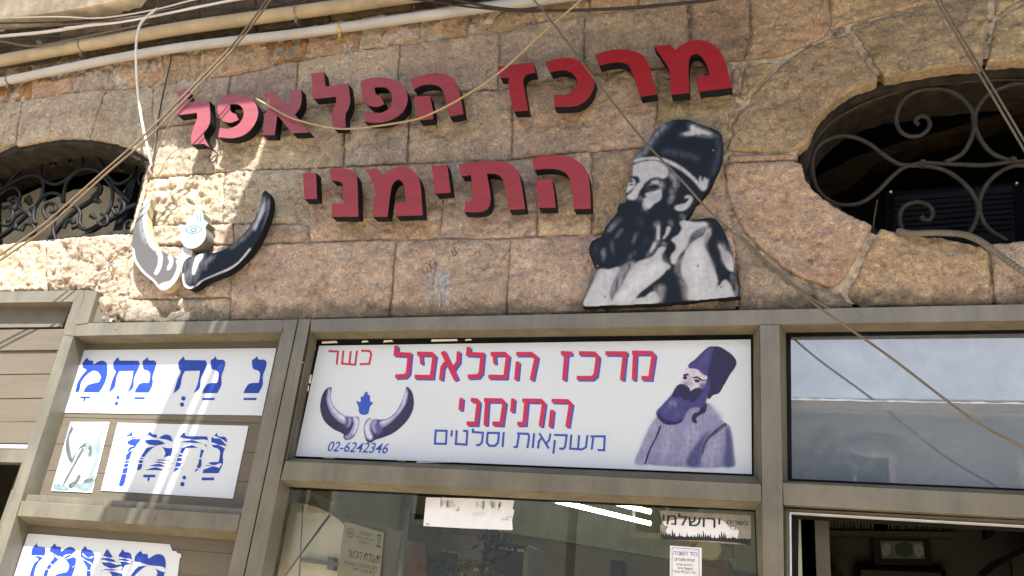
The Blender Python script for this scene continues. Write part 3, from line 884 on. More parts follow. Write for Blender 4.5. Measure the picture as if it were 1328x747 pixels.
a2(0, [(735,94),(830,100),(930,114),(862,150),(812,190),(782,270),(722,342),(684,402),(664,345),(702,290),(694,255),(670,225),(716,190),(742,150)])
a2(3, [(812,190),(862,150),(932,118),(952,140),(885,182),(835,222),(790,282),(760,312),(785,262)])
a2(4, [(820,195),(870,160),(900,150),(850,200),(800,255)])
a2(0, [(952,150),(925,152),(895,195),(850,222),(792,272),(752,350),(735,400),(742,480),(780,560),(792,658),(1118,632),(1112,600),(1085,538),(1048,516),(1002,560),(1000,520),(978,440),(940,340),(908,262),(942,205)])
a2(1, [(850,260),(890,300),(900,420),(870,560),(850,640),(820,560),(800,400)])
a2(3, [(710,382),(740,342),(755,350),(726,440),(762,520),(786,570),(792,655),(768,656),(740,540),(702,445)])
a2(2, [(908,200),(950,160),(945,205),(920,262),(945,340),(985,440),(965,420),(925,320),(905,255)])
a2(0, [(1010,260),(1040,290),(1080,322),(1110,362),(1114,450),(1076,440),(1045,390),(1022,310)])
a2(3, [(1008,242),(1040,262),(1078,320),(1060,400),(1030,330)])
a2(2, [(1100,470),(1130,510),(1145,570),(1145,628),(1118,630),(1110,560)])
a2(0, [(636,138),(660,134),(652,175),(612,222),(604,216),(630,178)])
a2(2, [(598,240),(634,258),(626,270),(598,262)])
a2(2, [(650,85),(672,100),(676,130),(655,115)])
a2(3, [(600,325),(605,370),(650,404),(652,396),(612,366),(606,330)])
brush('painted_portrait', pp, -0.0506, [C_W, C_W2, C_G, C_G2, C_D, C_N], C_N, por, 0.0028, smooth(sil, 6), {0: 1, 1: 5, 2: 2, 3: 3, 4: 3, 5: 1}, (2, 3, 4), seed=3, streak=(2, 9))

for (px_, py_) in [(858, 168), (905, 345), (935, 372), (785, 385), (775, 345), (925, 195)]:
    p_ = at(px_, py_, -0.052); m_ = MB(); m_.tube([(p_.x, -0.0545, p_.z), (p_.x, -0.049, p_.z)], 0.0042, 8); m_.build('screw', M['zinc'], por)
# horns with hand plaque
A8 = (160, 230, 4.667)
HY, HB = -0.085, -0.040
horns = empty('horn_emblem', at(240, 340, -0.03), 'painted cutout of two curved black and white horns joined under a pale blue hand', 'cutout sign')
HLP = Z(*A8, [(150,132,S),(172,128),(152,190,S),(142,235,S),(150,320,S),(170,370,S),(205,430,S),(250,455,S),(300,480,S),(340,505,S),(345,560,S),(330,610,S),(290,660,S),(240,685,S),(205,662,S),(180,630,S),(120,580,S),(70,510,S),(54,430,S),(60,320,S),(90,230,S),(122,160,S)])
HL_OUT = smooth(HLP, 6)
hl = prism_px('horn', HLP, HY, HB, [P_MID, M['beige']], horns)
hl['label'] = 'sunlit grey and white horn curving up on the left'
HRP = Z(*A8, [(862,82,S),(885,110,S),(888,180,S),(862,270,S),(802,400,S),(740,480,S),(650,560,S),(560,600,S),(490,625,S),(440,665,S),(400,675,S),(365,655,S),(355,590,S),(360,530,S),(385,490,S),(440,470,S),(500,458,S),(560,455,S),(640,420,S),(720,350,S),(790,260,S),(830,180,S),(842,100,S)])
HR_OUT = smooth(HRP, 6)
hr = prism_px('horn', HRP, HY, HB, [M['navy'], M['side']], horns)
hr['label'] = 'shaded navy black horn curving up on the right'
def h(m, pts): return (m, Z(*A8, pts))
brush('painted_highlights', [h(0, [(122,165),(150,132),(170,130),(142,235),(148,320),(168,375),(203,432),(185,440),(150,395),(125,320),(116,240)]),
    h(1, [(95,230),(120,180),(118,240),(128,330),(150,400),(120,380),(95,300)]),
    h(0, [(200,440),(230,458),(236,500),(222,560),(198,590),(188,580),(208,530),(212,480)]),
    h(0, [(272,475),(300,492),(292,540),(270,562),(266,545),(280,510)]),
    h(0, [(322,500),(343,520),(342,575),(304,645),(246,682),(212,664),(236,640),(285,625),(318,570),(326,530)]),
    h(0, [(54,430),(62,430),(78,500),(126,570),(186,622),(212,660),(204,662),(178,632),(118,582),(68,512)])], HY - 0.0005, [C_W2, (0.16, 0.165, 0.18), C_N], (0.075, 0.076, 0.08), hl, 0.0025, outline=HL_OUT, soft_={0: 1, 1: 3}, dry=(1,), seed=5)  # grey base carries the sunlight on the navy horn
brush('painted_highlights', [h(2, [(385,490),(440,472),(420,560),(405,640),(375,640),(362,590),(365,530)]), h(2, [(450,480),(500,462),(480,540),(460,610),(430,640),(440,560)]),
    h(0, [(440,482),(482,465),(455,520),(428,588),(416,582),(426,520)]),
    h(0, [(356,590),(363,582),(372,640),(402,664),(430,660),(400,676),(366,656)]),
    h(1, [(482,548),(492,500),(552,464),(560,480),(515,520),(495,560)]),
    h(1, [(848,115),(862,150),(846,215),(800,290),(740,370),(690,405),(660,430),(640,430),(700,380),(760,310),(812,235),(838,170)]),
    h(3, [(850,150),(856,190),(820,270),(790,320),(810,260)]),
    h(1, [(878,130),(887,180),(862,268),(840,330),(862,240),(872,180)]),
    h(0, [(766,428),(770,436),(700,520),(640,560),(560,592),(480,628),(440,660),(460,632),(560,584),(640,548),(700,506)])], HY - 0.0005, [C_W2, C_G, (0.06, 0.062, 0.07), C_W], C_N, hr, 0.0025, outline=HR_OUT, soft_={0: 1, 1: 3, 2: 2, 3: 2}, dry=(1, 2), seed=6)
hand = prism_px('hand', Z(*A8, [(440,192,S),(462,205),(482,215,S),(487,255,S),(510,275,S),(497,302,S),(500,350,S),(480,395,S),(440,425,S),(400,430,S),(365,410,S),(345,370,S),(345,320,S),(330,302,S),(345,285,S),(375,290,S),(390,250,S),(420,230,S)]), HY - 0.012, HB + 0.01, [P_ICE, M['conduit']], horns)
art('painted_eye', [h(0, [(374,318),(400,298),(428,290),(455,298),(476,314),(450,336),(425,344),(398,338)]), h(1, [(382,318),(402,303),(428,296),(452,303),(468,314),(448,330),(425,338),(400,332)]), h(0, [(410,312),(425,302),(442,308),(440,328),(425,334),(412,328)]), h(1, [(418,314),(425,308),(434,313),(430,324),(420,324)]),
    h(0, [(446,215),(449,215),(452,275),(448,275)]), h(0, [(466,215),(469,215),(470,272),(466,272)])], HY - 0.012, [P_G, P_ICE], hand)
prism_px('stem', Z(*A8, [(362,410),(418,425),(412,482,S),(385,500,S),(372,575),(345,575),(346,502),(322,490,S),(352,450,S)]), HY + 0.01, HB, [P_W2, M['beige']], horns)

# ------------------------------------------------------------------ shop front frame
FY = -0.03
front = empty('shop_facade', (-1.2, 0.0, 0.0), 'olive grey metal shop front with posts, beams, glass and panels under the stone wall', 'shop front')
def bar(name, quad, yf=FY, yb=0.10, mat='metal', bevel=0.0025, parent=front):
    mb = MB()
    p = XZ(quad, yf)
    if area2(p) < 0: p.reverse()
    F = [(a, yf, b) for a, b in p]; B = [(a, yb, b) for a, b in p]
    mb.add(F + B, [(0, 1, 2, 3), (7, 6, 5, 4)] + [(i, i + 4, (i+1) % 4 + 4, (i+1) % 4) for i in range(4)])
    o = mb.build(name, M[mat] if isinstance(mat, str) else mat, parent)
    if bevel:
        b = o.modifiers.new('bevel', 'BEVEL'); b.width = bevel; b.segments = 2
    return o
bar('header_beam', [(95.5, 419.3), (367.2, 414.4), (367.7, 430.6), (93.5, 435.8)])
bar('header_beam', [(403.2, 414.0), (984.6, 398.1), (1450, 391.5), (1450, 414.2), (1011, 420.4), (402.6, 430)][0:1] + [(968, 398.4), (1450, 391.5), (1450, 414.2)][0:0] + [(1450, 391.5), (1450, 414.2), (402.4, 430)])
bar('post', [(368.3, 414.4), (402.4, 413.6), (334, 770), (290, 770)])
bar('post', [(985.2, 421.2), (1010.6, 420.8), (1017.5, 780), (990, 780)], yf=FY - 0.002)
bar('post', [(94.6, 391.5), (106, 391.0), (95, 436), (84, 436)][0:0] + [(95.5, 388), (109, 376), (94.8, 436), (82.0, 434)], yf=FY - 0.004)
bar('post', [(82.0, 434.5), (94.8, 436.5), (-9, 760), (-24, 760)], yf=FY - 0.004)
bar('return_stub', [(110.0, 376), (126, 377), (113.5, 419), (98.0, 421)], yf=FY - 0.004)
bar('return_stub', [(131, 379), (147, 390), (140, 418), (118, 419)], yf=0.0, yb=0.1, mat='metal2')
bar('transom', [(370.0, 597.6), (987.0, 627.6), (988.0, 651.0), (364.0, 621.6)], yf=FY + 0.001)
bar('transom', [(1014.4, 625.8), (1450, 648), (1450, 677.5), (1016.0, 654.2)], yf=FY + 0.001)
bar('transom', [(27.7, 649.5), (311.5, 667.5), (306.8, 689.3), (22.0, 669)], yf=FY + 0.001)
bar('seam', [(386.0, 415.0), (387.2, 415.0), (312.5, 768), (311.0, 768)], FY - 0.0012, FY + 0.004, 'gasket', 0)
for (px_, py_, r_) in [(393, 470, .004), (362, 600, .004), (1000, 436, .004), (1002, 560, .0035), (1003, 700, .004), (560, 424, .003), (820, 419, .003), (150, 427, .003), (300, 424, .003), (1120, 408, .003), (680, 626, .003), (905, 637, .0035), (1150, 645, .0035), (70, 512, .004), (200, 673, .003)]:
    p_ = at(px_, py_, FY - 0.004); m_ = MB(); m_.tube([(p_.x, FY - 0.006, p_.z), (p_.x, FY + 0.004, p_.z)], r_, 8); m_.build('screw', M['zinc'], front)
# small inner steps round the sign, window and door
def beads(name, inner, outer, yf, yb, mat='gasket'):
    """a four-sided frame between two quads, mitred pieces as one part"""
    mb = MB()
    for i in range(4):
        j = (i + 1) % 4
        p = XZ([outer[i], outer[j], inner[j], inner[i]], yf)
        if area2(p) < 0: p.reverse()
        F = [(a, yf, b) for a, b in p]; B = [(a, yb, b) for a, b in p]
        mb.add(F + B, [(0, 1, 2, 3), (7, 6, 5, 4)] + [(k, k + 4, (k+1) % 4 + 4, (k+1) % 4) for k in range(4)])
    return mb.build(name, M[mat], front)
SG = [(414.0, 448.4), (973.5, 440.2), (975.0, 614.8), (383.2, 591.4)]
def splay(outer, inner, sides=(0, 1, 2, 3), y0=FY + 0.0005, y1=0.058):
    """sloped inner reveal of a frame: from the face edge back to the glazing"""
    A = [at(a, b, y0) for a, b in outer]; B = [at(a, b, y1) for a, b in inner]
    for i in sides:
        j = (i + 1) % 4
        mb = MB(); up = Vector((0, 0.012, 0))
        mb.add([A[i], A[j], B[j], B[i], A[i] + up, A[j] + up, B[j] + up, B[i] + up], [(0, 1, 2, 3), (7, 6, 5, 4), (0, 4, 5, 1), (2, 6, 7, 3), (1, 5, 6, 2), (0, 3, 7, 4)])
        mb.build('frame_reveal', M['metal_matte'], front)
SI = [(410.5, 440.0), (976.8, 433.2), (977.6, 617.6), (378.5, 594.2)]
WI = [(1019.0, 431.2), (1450, 426.0), (1450, 642.0), (1021.5, 623.6)]
DI = [(370.2, 631.2), (979.5, 661.3), (985, 800), (328, 800)]
splay([(402.6, 429.8), (984.9, 421.0), (987.6, 627.4), (370.2, 597.8)], SI)
splay([(1010.8, 420.8), (1450, 414.4), (1450, 647.8), (1014.3, 625.6)], WI)
splay([(362.6, 621.6), (988.0, 651.2), (991, 800), (328, 800)], DI, (0, 1, 3))
splay([(95.2, 435.7), (367.6, 430.8), (300, 800), (-20, 800)], [(103, 445.5), (365.5, 441.5), (300, 800), (-10, 800)], (0,))
splay([(23.8, 669.2), (306.8, 689.4), (280, 800), (-20, 800)], [(30.5, 679.8), (305.8, 700.6), (280, 800), (-10, 800)], (0,))
beads('glazing_bead', SG, [(409, 439), (978.5, 432.2), (979, 618.4), (377, 595)], 0.062, 0.10)
WG = [(1025.5, 436.5), (1450, 430.0), (1450, 639), (1027, 620.8)]
beads('glazing_bead', WG, [(1018, 430.4), (1462, 424.5), (1462, 643), (1020.5, 624.4)], 0.060, 0.10)
DG = [(373.5, 632.5), (978, 661), (985, 800), (330, 800)]
beads('glazing_bead', [(372, 633), (978, 662.3), (984, 815), (328, 815)], [(369, 630), (981, 660), (988, 830), (322, 830)], 0.060, 0.10)
# white filler bits on the sign gasket
flk = MB()
for x0, y0, x1, y1 in [(418, 442.6, 436, 444.6), (470, 442, 476, 443.4), (498, 441.4, 508, 443), (560, 440.2, 592, 442), (604, 440, 610, 441)]:
    flk.prism(XZ([(x0, y0), (x1, y0 - 0.5), (x1 + 2, y1), (x0 - 1, y1 + 1)], 0.06), 0.060, 0.0615)
for x0, y0, x1, y1 in [(406, 451, 409, 456), (400, 486, 404, 497), (397, 500, 401, 507), (541, 597.5, 586, 600)]:
    flk.prism(XZ([(x0, y0), (x1, y0), (x1 - 1, y1), (x0 - 1, y1)], 0.06), 0.060, 0.0615)
for x0, y0, x1, y1 in [(980.0, 487, 982.4, 493), (980.4, 516, 982.8, 521)]:
    flk.prism(XZ([(x0, y0), (x1, y0), (x1, y1), (x0, y1)], 0.06), 0.060, 0.0615)
tag(flk.build('filler_remains', M['filler'], front), kind='stuff')
tp = MB()
for x0, y0, x1, y1 in [(516, 595, 526, 597.6), (868, 607.6, 884, 610.6), (420, 591.8, 434, 594)]:
    tp.prism(XZ([(x0, y0), (x1, y0 + 0.7), (x1, y1 + 0.7), (x0, y1)], 0.058), 0.0570, 0.0585)
tag(tp.build('tape_piece', M['tape'], front), kind='stuff')

# backing panel of the left bay: horizontal slats
def slats(quad_top, quad_bot, ks, yf, yb, gap, mat, name='slat'):
    """quad_top = (left,right) px points, quad_bot likewise; ks = split positions"""
    (tl, tr), (bl, br) = quad_top, quad_bot
    L = lambda a, b, t: (a[0] + (b[0]-a[0])*t, a[1] + (b[1]-a[1])*t)
    for i in range(len(ks) - 1):
        t0, t1 = ks[i] + gap, ks[i+1] - gap
        bar(name, [L(tl, bl, t0), L(tr, br, t0), L(tr, br, t1), L(tl, bl, t1)], yf, yb, mat, 0.0015)
bar('backing_panel', [(88, 428), (375, 424), (300, 790), (-40, 790)], 0.075, 0.095, 'metal2', 0)
slats(((100, 440), (372, 437)), ((44, 648), (322, 668)), [0, 0.155, 0.32, 0.485, 0.65, 0.815, 1.0], 0.068, 0.080, 0.0012, 'metal2')
slats(((36, 664), (318, 688)), ((0, 790), (290, 812)), [0, 0.25, 0.5, 0.75, 1.0], 0.068, 0.080, 0.0012, 'metal2')
bar('ledge', [(36, 641), (315, 660), (313, 668), (28, 650)], -0.004, 0.066, 'metal', 0.001)

# roller shutter bay on the far left
bay = empty('roller_shutter', (-4.6, 0.0, 0.0), 'brown metal roller shutter half drawn over a dark doorway on the far left', 'roller shutter')
def sb(name, q, yf, yb, mat='metal2', bev=0.002): return bar(name, q, yf, yb, mat, bev, bay)
sb('shutter_box', [(-90, 380), (108.5, 376.0), (94.5, 391.3), (-90, 394)], FY - 0.006, 0.12, 'metal')
sb('slot_panel', [(-90, 399), (92, 396), (80, 424), (-90, 426)], 0.035, 0.06, M['conduit'])
for (ya, yb_, xa, xb, dep) in [(426.5, 453.5, 86, 76, 0.0), (454.5, 484.5, 75, 66, 0.012), (485.5, 516.0, 66, 57, 0.012), (517, 546.5, 57, 48, 0.012)]:
    sb('shutter_slat', [(-90, ya + 2), (xa, ya), (xb, yb_), (-90, yb_ + 2)], dep, 0.05)
sb('shutter_slat', [(-90, 548.5), (48, 547), (40, 575), (-90, 574)], 0.012, 0.05)
sb('bottom_rail', [(-90, 578), (38, 580.5), (28, 600), (-90, 597)], -0.012, 0.06, 'metal')
sb('sunlit_rail_strip', [(-90, 575.5), (37.5, 576.8), (36.5, 581.5), (-90, 580)], -0.016, 0.05, 'sheet', 0.001)  # white strip paints the sun on the rail's top ledge
sb('shutter_guide', [(100, 389), (109, 389), (-6, 760), (-16, 760)][0:0] + [(92, 396), (97.5, 396), (-9, 755), (-16, 755)], 0.004, 0.12)

# ------------------------------------------------------------------ glass, rooms behind
def film_glass():
    m, nt, b = newmat('reflective_film_glass')
    b.inputs['Base Color'].default_value = (0.075, 0.10, 0.125, 1)
    b.inputs['Metallic'].default_value = 0.0
    b.inputs['Roughness'].default_value = 0.5
    out = nt.nodes['Material Output']
    gl = nt.nodes.new('ShaderNodeBsdfGlossy'); gl.inputs['Roughness'].default_value = 0.02
    gl.inputs[0].default_value = (0.97, 0.95, 0.92, 1)
    mx = nt.nodes.new('ShaderNodeMixShader')
    f = ramp(nt, noise_out(nt, 5, 9, 0.75, wpos(nt), 1.0), [(0.35, 0.115), (0.5, 0.135), (0.65, 0.16)])
    nt.links.new(ramp(nt, noise_out(nt, 9, 9, 0.8, wpos(nt), 0.6), [(0.35, (0.060, 0.082, 0.102)), (0.55, (0.078, 0.102, 0.125)), (0.72, (0.115, 0.135, 0.155))]), b.inputs['Base Color'])
    nt.links.new(f, mx.inputs[0]); nt.links.new(b.outputs[0], mx.inputs[1]); nt.links.new(gl.outputs[0], mx.inputs[2])
    nt.links.new(mx.outputs[0], out.inputs[0])
    return m
M['film'] = film_glass()
bar('window_pane', [(1020, 432), (1458, 426), (1458, 644), (1022, 624)], 0.066, 0.072, 'film', 0)
bar('window_pane', [(366, 628), (986, 656.5), (992, 808), (322, 808)], 0.066, 0.072, 'glass', 0)

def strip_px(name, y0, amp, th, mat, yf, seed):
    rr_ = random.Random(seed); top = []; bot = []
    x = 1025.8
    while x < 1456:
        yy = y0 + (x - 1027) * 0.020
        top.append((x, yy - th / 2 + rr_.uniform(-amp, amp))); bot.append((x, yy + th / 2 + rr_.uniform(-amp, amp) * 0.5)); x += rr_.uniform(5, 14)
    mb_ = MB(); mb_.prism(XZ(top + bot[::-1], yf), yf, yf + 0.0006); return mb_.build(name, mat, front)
strip_px('painted_roof_edge', 517.6, 0.9, 1.8, M['sheet'], 0.0645, 3)  # bright edge of the mirrored roof, put in as a white strip
strip_px('painted_ledge_band', 524.5, 0.2, 11, simple('painted_ledge_grey', (0.15, 0.16, 0.17), 0.5, var=0.1), 0.0652, 4)  # mirrored pale ledge, put in as a grey band on the glass
# upper transom window, clear of the film: a dark backing board inside
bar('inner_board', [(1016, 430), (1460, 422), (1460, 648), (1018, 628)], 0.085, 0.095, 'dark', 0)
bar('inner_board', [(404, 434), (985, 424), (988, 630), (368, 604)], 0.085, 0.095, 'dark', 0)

def room(name, x0, x1, y0, y1, z0, z1, mats, drop=('front',)):
    t = 0.1
    obs = {
        'back': (x0, x1, y1, y1 + t, z0, z1), 'left': (x0 - t, x0, y0, y1 + t, z0, z1), 'right': (x1, x1 + t, y0, y1 + t, z0, z1),
        'top': (x0 - t, x1 + t, y0, y1 + t, z1, z1 + t), 'bottom': (x0 - t, x1 + t, y0, y1 + t, z0 - t, z0)}
    for k, b in obs.items():
        nm = {'back': 'back_wall', 'left': 'side_wall', 'right': 'side_wall', 'top': 'ceiling', 'bottom': 'room_floor'}[k]
        struct_box(nm, mats.get(k, mats['*']), *b)
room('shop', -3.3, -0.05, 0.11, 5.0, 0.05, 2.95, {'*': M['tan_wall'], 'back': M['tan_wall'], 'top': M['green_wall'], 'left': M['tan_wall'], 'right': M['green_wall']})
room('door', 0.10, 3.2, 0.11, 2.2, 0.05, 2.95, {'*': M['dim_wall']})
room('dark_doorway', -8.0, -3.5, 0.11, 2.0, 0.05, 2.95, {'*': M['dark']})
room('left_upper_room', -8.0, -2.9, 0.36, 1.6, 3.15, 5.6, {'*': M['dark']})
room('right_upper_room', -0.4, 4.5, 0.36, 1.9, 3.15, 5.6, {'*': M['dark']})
# solid masonry closing the building above and beside the traced part
struct_box('upper_facade', M['mortar'], -12, 9, 0.06, 0.3, 5.7, 9.0)
pier = struct_box('side_facade', M['stone'], -12, -5.62, -0.06, 0.3, 0, 5.7); pier.color = (0.36, 0.30, 0.22, 1)
pier = struct_box('side_facade', M['stone'], 1.16, 9, -0.06, 0.3, 0, 5.7); pier.color = (0.36, 0.30, 0.22, 1)

# ------------------------------------------------------------------ things seen in the shop
Yw = 4.96
o = bar('upper_green_wall', [(520, 600), (1000, 640), (1000, 735), (850, 721), (660, 691), (520, 668)], Yw, Yw + 0.02, 'green_wall', 0) if False else None
gw = MB(); gw.prism(XZ([(350, 560), (1100, 600), (1100, 762), (850, 722), (660, 691), (350, 650)], 4.9), 4.9, 4.97); gwo = gw.build('green_plaster_band', M['green_wall']); tag(gwo, kind='structure')
# fluorescent tubes
def tube_light(a, b, label):
    t = empty('fluorescent_lamp', a, label, 'lamp', 'fluorescent tubes in the shop')
    d = (b - a).normalized()
    m = MB(); m.tube([a + d * 0.03, b - d * 0.03], 0.016, 12); m.build('lamp_tube', M['tube_light'], t, True)
    m = MB(); m.tube([a, a + d * 0.03], 0.02, 10); m.tube([b - d * 0.03, b], 0.02, 10); m.build('end_cap', M['sheet'], t)
    m = MB()
    for q in (0.2, 0.8):
        c = a + (b - a) * q; m.box(c.x - 0.01, c.x + 0.01, c.y - 0.01, c.y + 0.01, c.z + 0.017, 2.94)
    m.build('hanger', M['zinc'], t)
e1, e2 = Vector((-1.67, 2.56, 2.50)), Vector((-1.11, 3.52, 2.50))
tube_light(e1, e2, 'lit fluorescent tube seen through the shop window, the longer lower streak')
f2 = Vector((-1.01, 2.89, 2.50)); tube_light(f2 - (e2 - e1), f2, 'lit fluorescent tube seen through the shop window, the shorter upper streak')

# white cabinet with rounded top just inside the window
cab = empty('drinks_cabinet', (-2.4, 0.6, 0.05), 'tall white cabinet with rounded shoulder inside the shop window, left', 'cabinet')
Yc = 0.22
prism_px('cabinet_body', [(330, 655), (372, 650), (405, 655, S), (432, 668, S), (449, 686, S), (452, 720), (440, 800), (330, 800)], Yc, Yc + 0.5, M['appliance'], cab, 0.01)
prism_px('side_panel', [(374, 652), (392, 655), (386, 800), (356, 800)], Yc - 0.004, Yc + 0.001, M['conduit'], cab) if False else None
prism_px('door_seam', [(392, 656), (393.2, 656), (386, 800), (384.8, 800)], Yc - 0.003, Yc + 0.001, M['grey_metal'], cab)
prism_px('door_handle', [(390, 722), (425, 727), (425, 722), (433, 723), (433, 728), (454, 732), (454, 737), (433, 734), (432, 740), (424, 738), (424, 733), (390, 728)], Yc - 0.04, Yc - 0.002, M['grey_metal'], cab)
bx = empty('cream_box', at(385, 655, 0.3), 'cream rounded box lying on top of the white cabinet', 'box')
prism_px('box_body', [(340, 652), (355, 634), (385, 633, S), (405, 640, S), (416, 658), (400, 662), (372, 652)], 0.30, 0.55, M['appliance'], bx, 0.012)
pole = MB(); pole.tube([at(530, 620, 0.32), at(510, 800, 0.32)], 0.022, 14); tag(pole.build('support_pole', M['grey_metal'], None, True), 'grey metal pipe standing inside the shop window', 'pipe')
# kosher certificate and its backing board
def quad_sheet(name, q, y, th, mat, label, cat, parent=None):
    mb = MB(); mb.prism(XZ(q, y), y, y + th); o = mb.build(name, mat, parent)
    if label: tag(o, label, cat)
    return o
def text_on(body, p0, p1, Y, mat, parent, name='lettering', shear=0.0, bold=0.0, hscale=1.0, rtl=False, depth=0.0008):
    """writes body so that its ink runs from pixel p0 to p1 along the baseline on plane Y"""
    if rtl: body = body[::-1]
    cu = bpy.data.curves.new(name, 'FONT'); cu.body = body; cu.shear = shear; cu.offset = 0.0 if '\u05d3' in body else min(bold, 0.006); cu.resolution_u = 3
    o = bpy.data.objects.new(name, cu); COL.objects.link(o)
    bpy.context.view_layer.update()
    me = bpy.data.meshes.new_from_object(o.evaluated_get(bpy.context.evaluated_depsgraph_get()))
    bpy.data.objects.remove(o); bpy.data.curves.remove(cu)
    co = np.empty(len(me.vertices) * 3); me.vertices.foreach_get('co', co); co = co.reshape(-1, 3)
    x0, x1 = co[:, 0].min(), co[:, 0].max()
    A, B = at(p0[0], p0[1], Y), at(p1[0], p1[1], Y)
    d = B - A; L = d.length; d.normalize(); up = Vector((-d.z, 0, d.x))
    s = L / (x1 - x0)
    out = np.zeros_like(co)
    for i, c in enumerate(co):
        w = A + d * ((c[0] - x0) * s) + up * (c[1] * s * hscale)
        out[i] = (w.x, Y - depth, w.z)
    # the letter dalet comes out of the triangulator wrong (two crossing bars): give it its two bars again
    tpl = np.array([(0.32, 0.0), (0.32, 0.54), (0.41, 0.54), (0.41, 0.0), (0.01, 0.51), (0.01, 0.59), (0.5, 0.59), (0.5, 0.51)]); tpl = tpl - tpl[0]
    hits = [i for i in range(len(co) - 7) if np.abs(co[i:i+8, :2] - co[i, :2] - tpl).max() < 0.03]
    if hits:
        fl = [tuple(p.vertices) for p in me.polygons if not any(all(i <= v < i + 8 for v in p.vertices) for i in hits)]
        fl += [tuple(i + k for k in q) for i in hits for q in ((0, 1, 2, 3), (4, 5, 6, 7))]
        bpy.data.meshes.remove(me); me = bpy.data.meshes.new(name); me.from_pydata(out.tolist(), [], fl)
    me.vertices.foreach_set('co', out.ravel()); me.update()
    me.materials.clear(); me.materials.append(mat)
    return tag(link(name, me, mat, parent), kind='stuff')

cb = quad_sheet('notice_board', [(452, 676), (480, 676), (521, 690), (505, 800), (430, 800)], 0.16, 0.012, M['tan_wall'], 'brown board propped inside the shop window behind the certificate', 'board')
cert = quad_sheet('certificate', [(447, 676), (498, 691), (488, 800), (430, 800)], 0.140, 0.002, M['paper'], 'aged kosher certificate sheet with Hebrew heading in the shop window', 'certificate')
for body, a, b, bold, hs in [('\u05d4\u05de\u05d5\u05e2\u05e6\u05d4', (466, 692), (482, 696), 0, 1), ('\u05d4\u05e8\u05d1\u05e0\u05d5\u05ea \u05d4\u05e8\u05d0\u05e9\u05d9\u05ea', (462, 697), (484, 702), 0, 0.9), ('\u05d9\u05e8\u05d5\u05e9\u05dc\u05d9\u05dd', (466, 703.5), (479, 707), 0, 0.9),
                       ('\u05ea\u05e2\u05d5\u05d3\u05ea \u05d4\u05db\u05e9\u05e8', (449.5, 722), (491.5, 731), 0.02, 1.75), ('KOSHER CERTIFICATE', (446, 731.5), (489, 740), 0, 1.25), ('\u05d1\u05d9\u05ea \u05d0\u05d5\u05db\u05dc \u05d1\u05e9\u05e8\u05d9', (455, 738.5), (486, 745.5), 0.01, 0.9)]:
    heb = ord(body[0]) > 1000
    text_on(body, a, b, 0.1395, M['black_ink'], cert, 'printed_line', bold=bold, hscale=hs, rtl=heb)
def ring_px(c, r, w, Y, mat, parent, name='printed_emblem'):
    mb = MB(); pts = []
    n = 20
    for rr in (r, r - w):
        for k in range(n):
            a = 2 * math.pi * k / n; p = at(c[0] + rr * math.cos(a), c[1] + 1.25 * rr * math.sin(a), Y); pts.append((p.x, Y, p.z))
    mb.add(pts, [(k, (k+1) % n, n + (k+1) % n, n + k) for k in range(n)])
    return mb.build(name, mat, parent)
ring_px((454, 691), 5, 0.7, 0.1394, M['black_ink'], cert); ring_px((454, 691), 2, 0.9, 0.1394, M['black_ink'], cert)
em = MB()
for q in ([(490, 693), (494.5, 694), (494, 696), (489.6, 695)], [(490.6, 696), (491.4, 696), (490.6, 706), (489.8, 706)], [(493, 696.4), (493.8, 696.4), (493, 707), (492.2, 707)], [(488.4, 706.5), (494.4, 708.5), (494, 710.5), (488, 708.6)]):
    em.prism(XZ(q, 0.1394), 0.1394, 0.1396)
tag(em.build('printed_emblem', M['black_ink'], cert), kind='stuff')

# notices on the glass
n1 = quad_sheet('peeling_notice', smooth([(552.5, 645), (600, 646), (667, 649), (664.5, 660), (667, 662), (664, 674), (665, 687.5), (600, 685), (556, 682.5), (549, 682)], 1), 0.0640, 0.0012, M['white_paper'], 'blank peeling white paper strip stuck on the shop window', 'notice')
q1 = MB()
rr = random.Random(3)
for i in range(34):
    x = 566 + rr.random() * 22 if i < 14 else 617 + rr.random() * 34
    y = 646.5 + (x - 552) * 0.035 + rr.random() * 3; hgt = 3 + rr.random() * 8; w = 0.7 + rr.random()
    q1.prism(XZ([(x, y), (x + w, y), (x + w - 0.5, y + hgt), (x - 0.5, y + hgt)], 0.0635), 0.0635, 0.0638)
for (x, y, w, hh) in [(588, 653, 2, 5), (591, 660, 4, 3), (594, 656, 1.5, 6), (650, 672, 10, 3), (656, 669, 8, 2.5), (612, 665, 18, 1), (613, 668, 15, 0.8), (552.5, 678, 4, 3.5)]:
    q1.prism(XZ([(x, y), (x + w, y + 0.5), (x + w, y + hh), (x, y + hh)], 0.0633), 0.0633, 0.0636)
tag(q1.build('torn_residue', paint('torn_paper_grey', (0.33, 0.38, 0.42), 0.2), n1), kind='stuff')

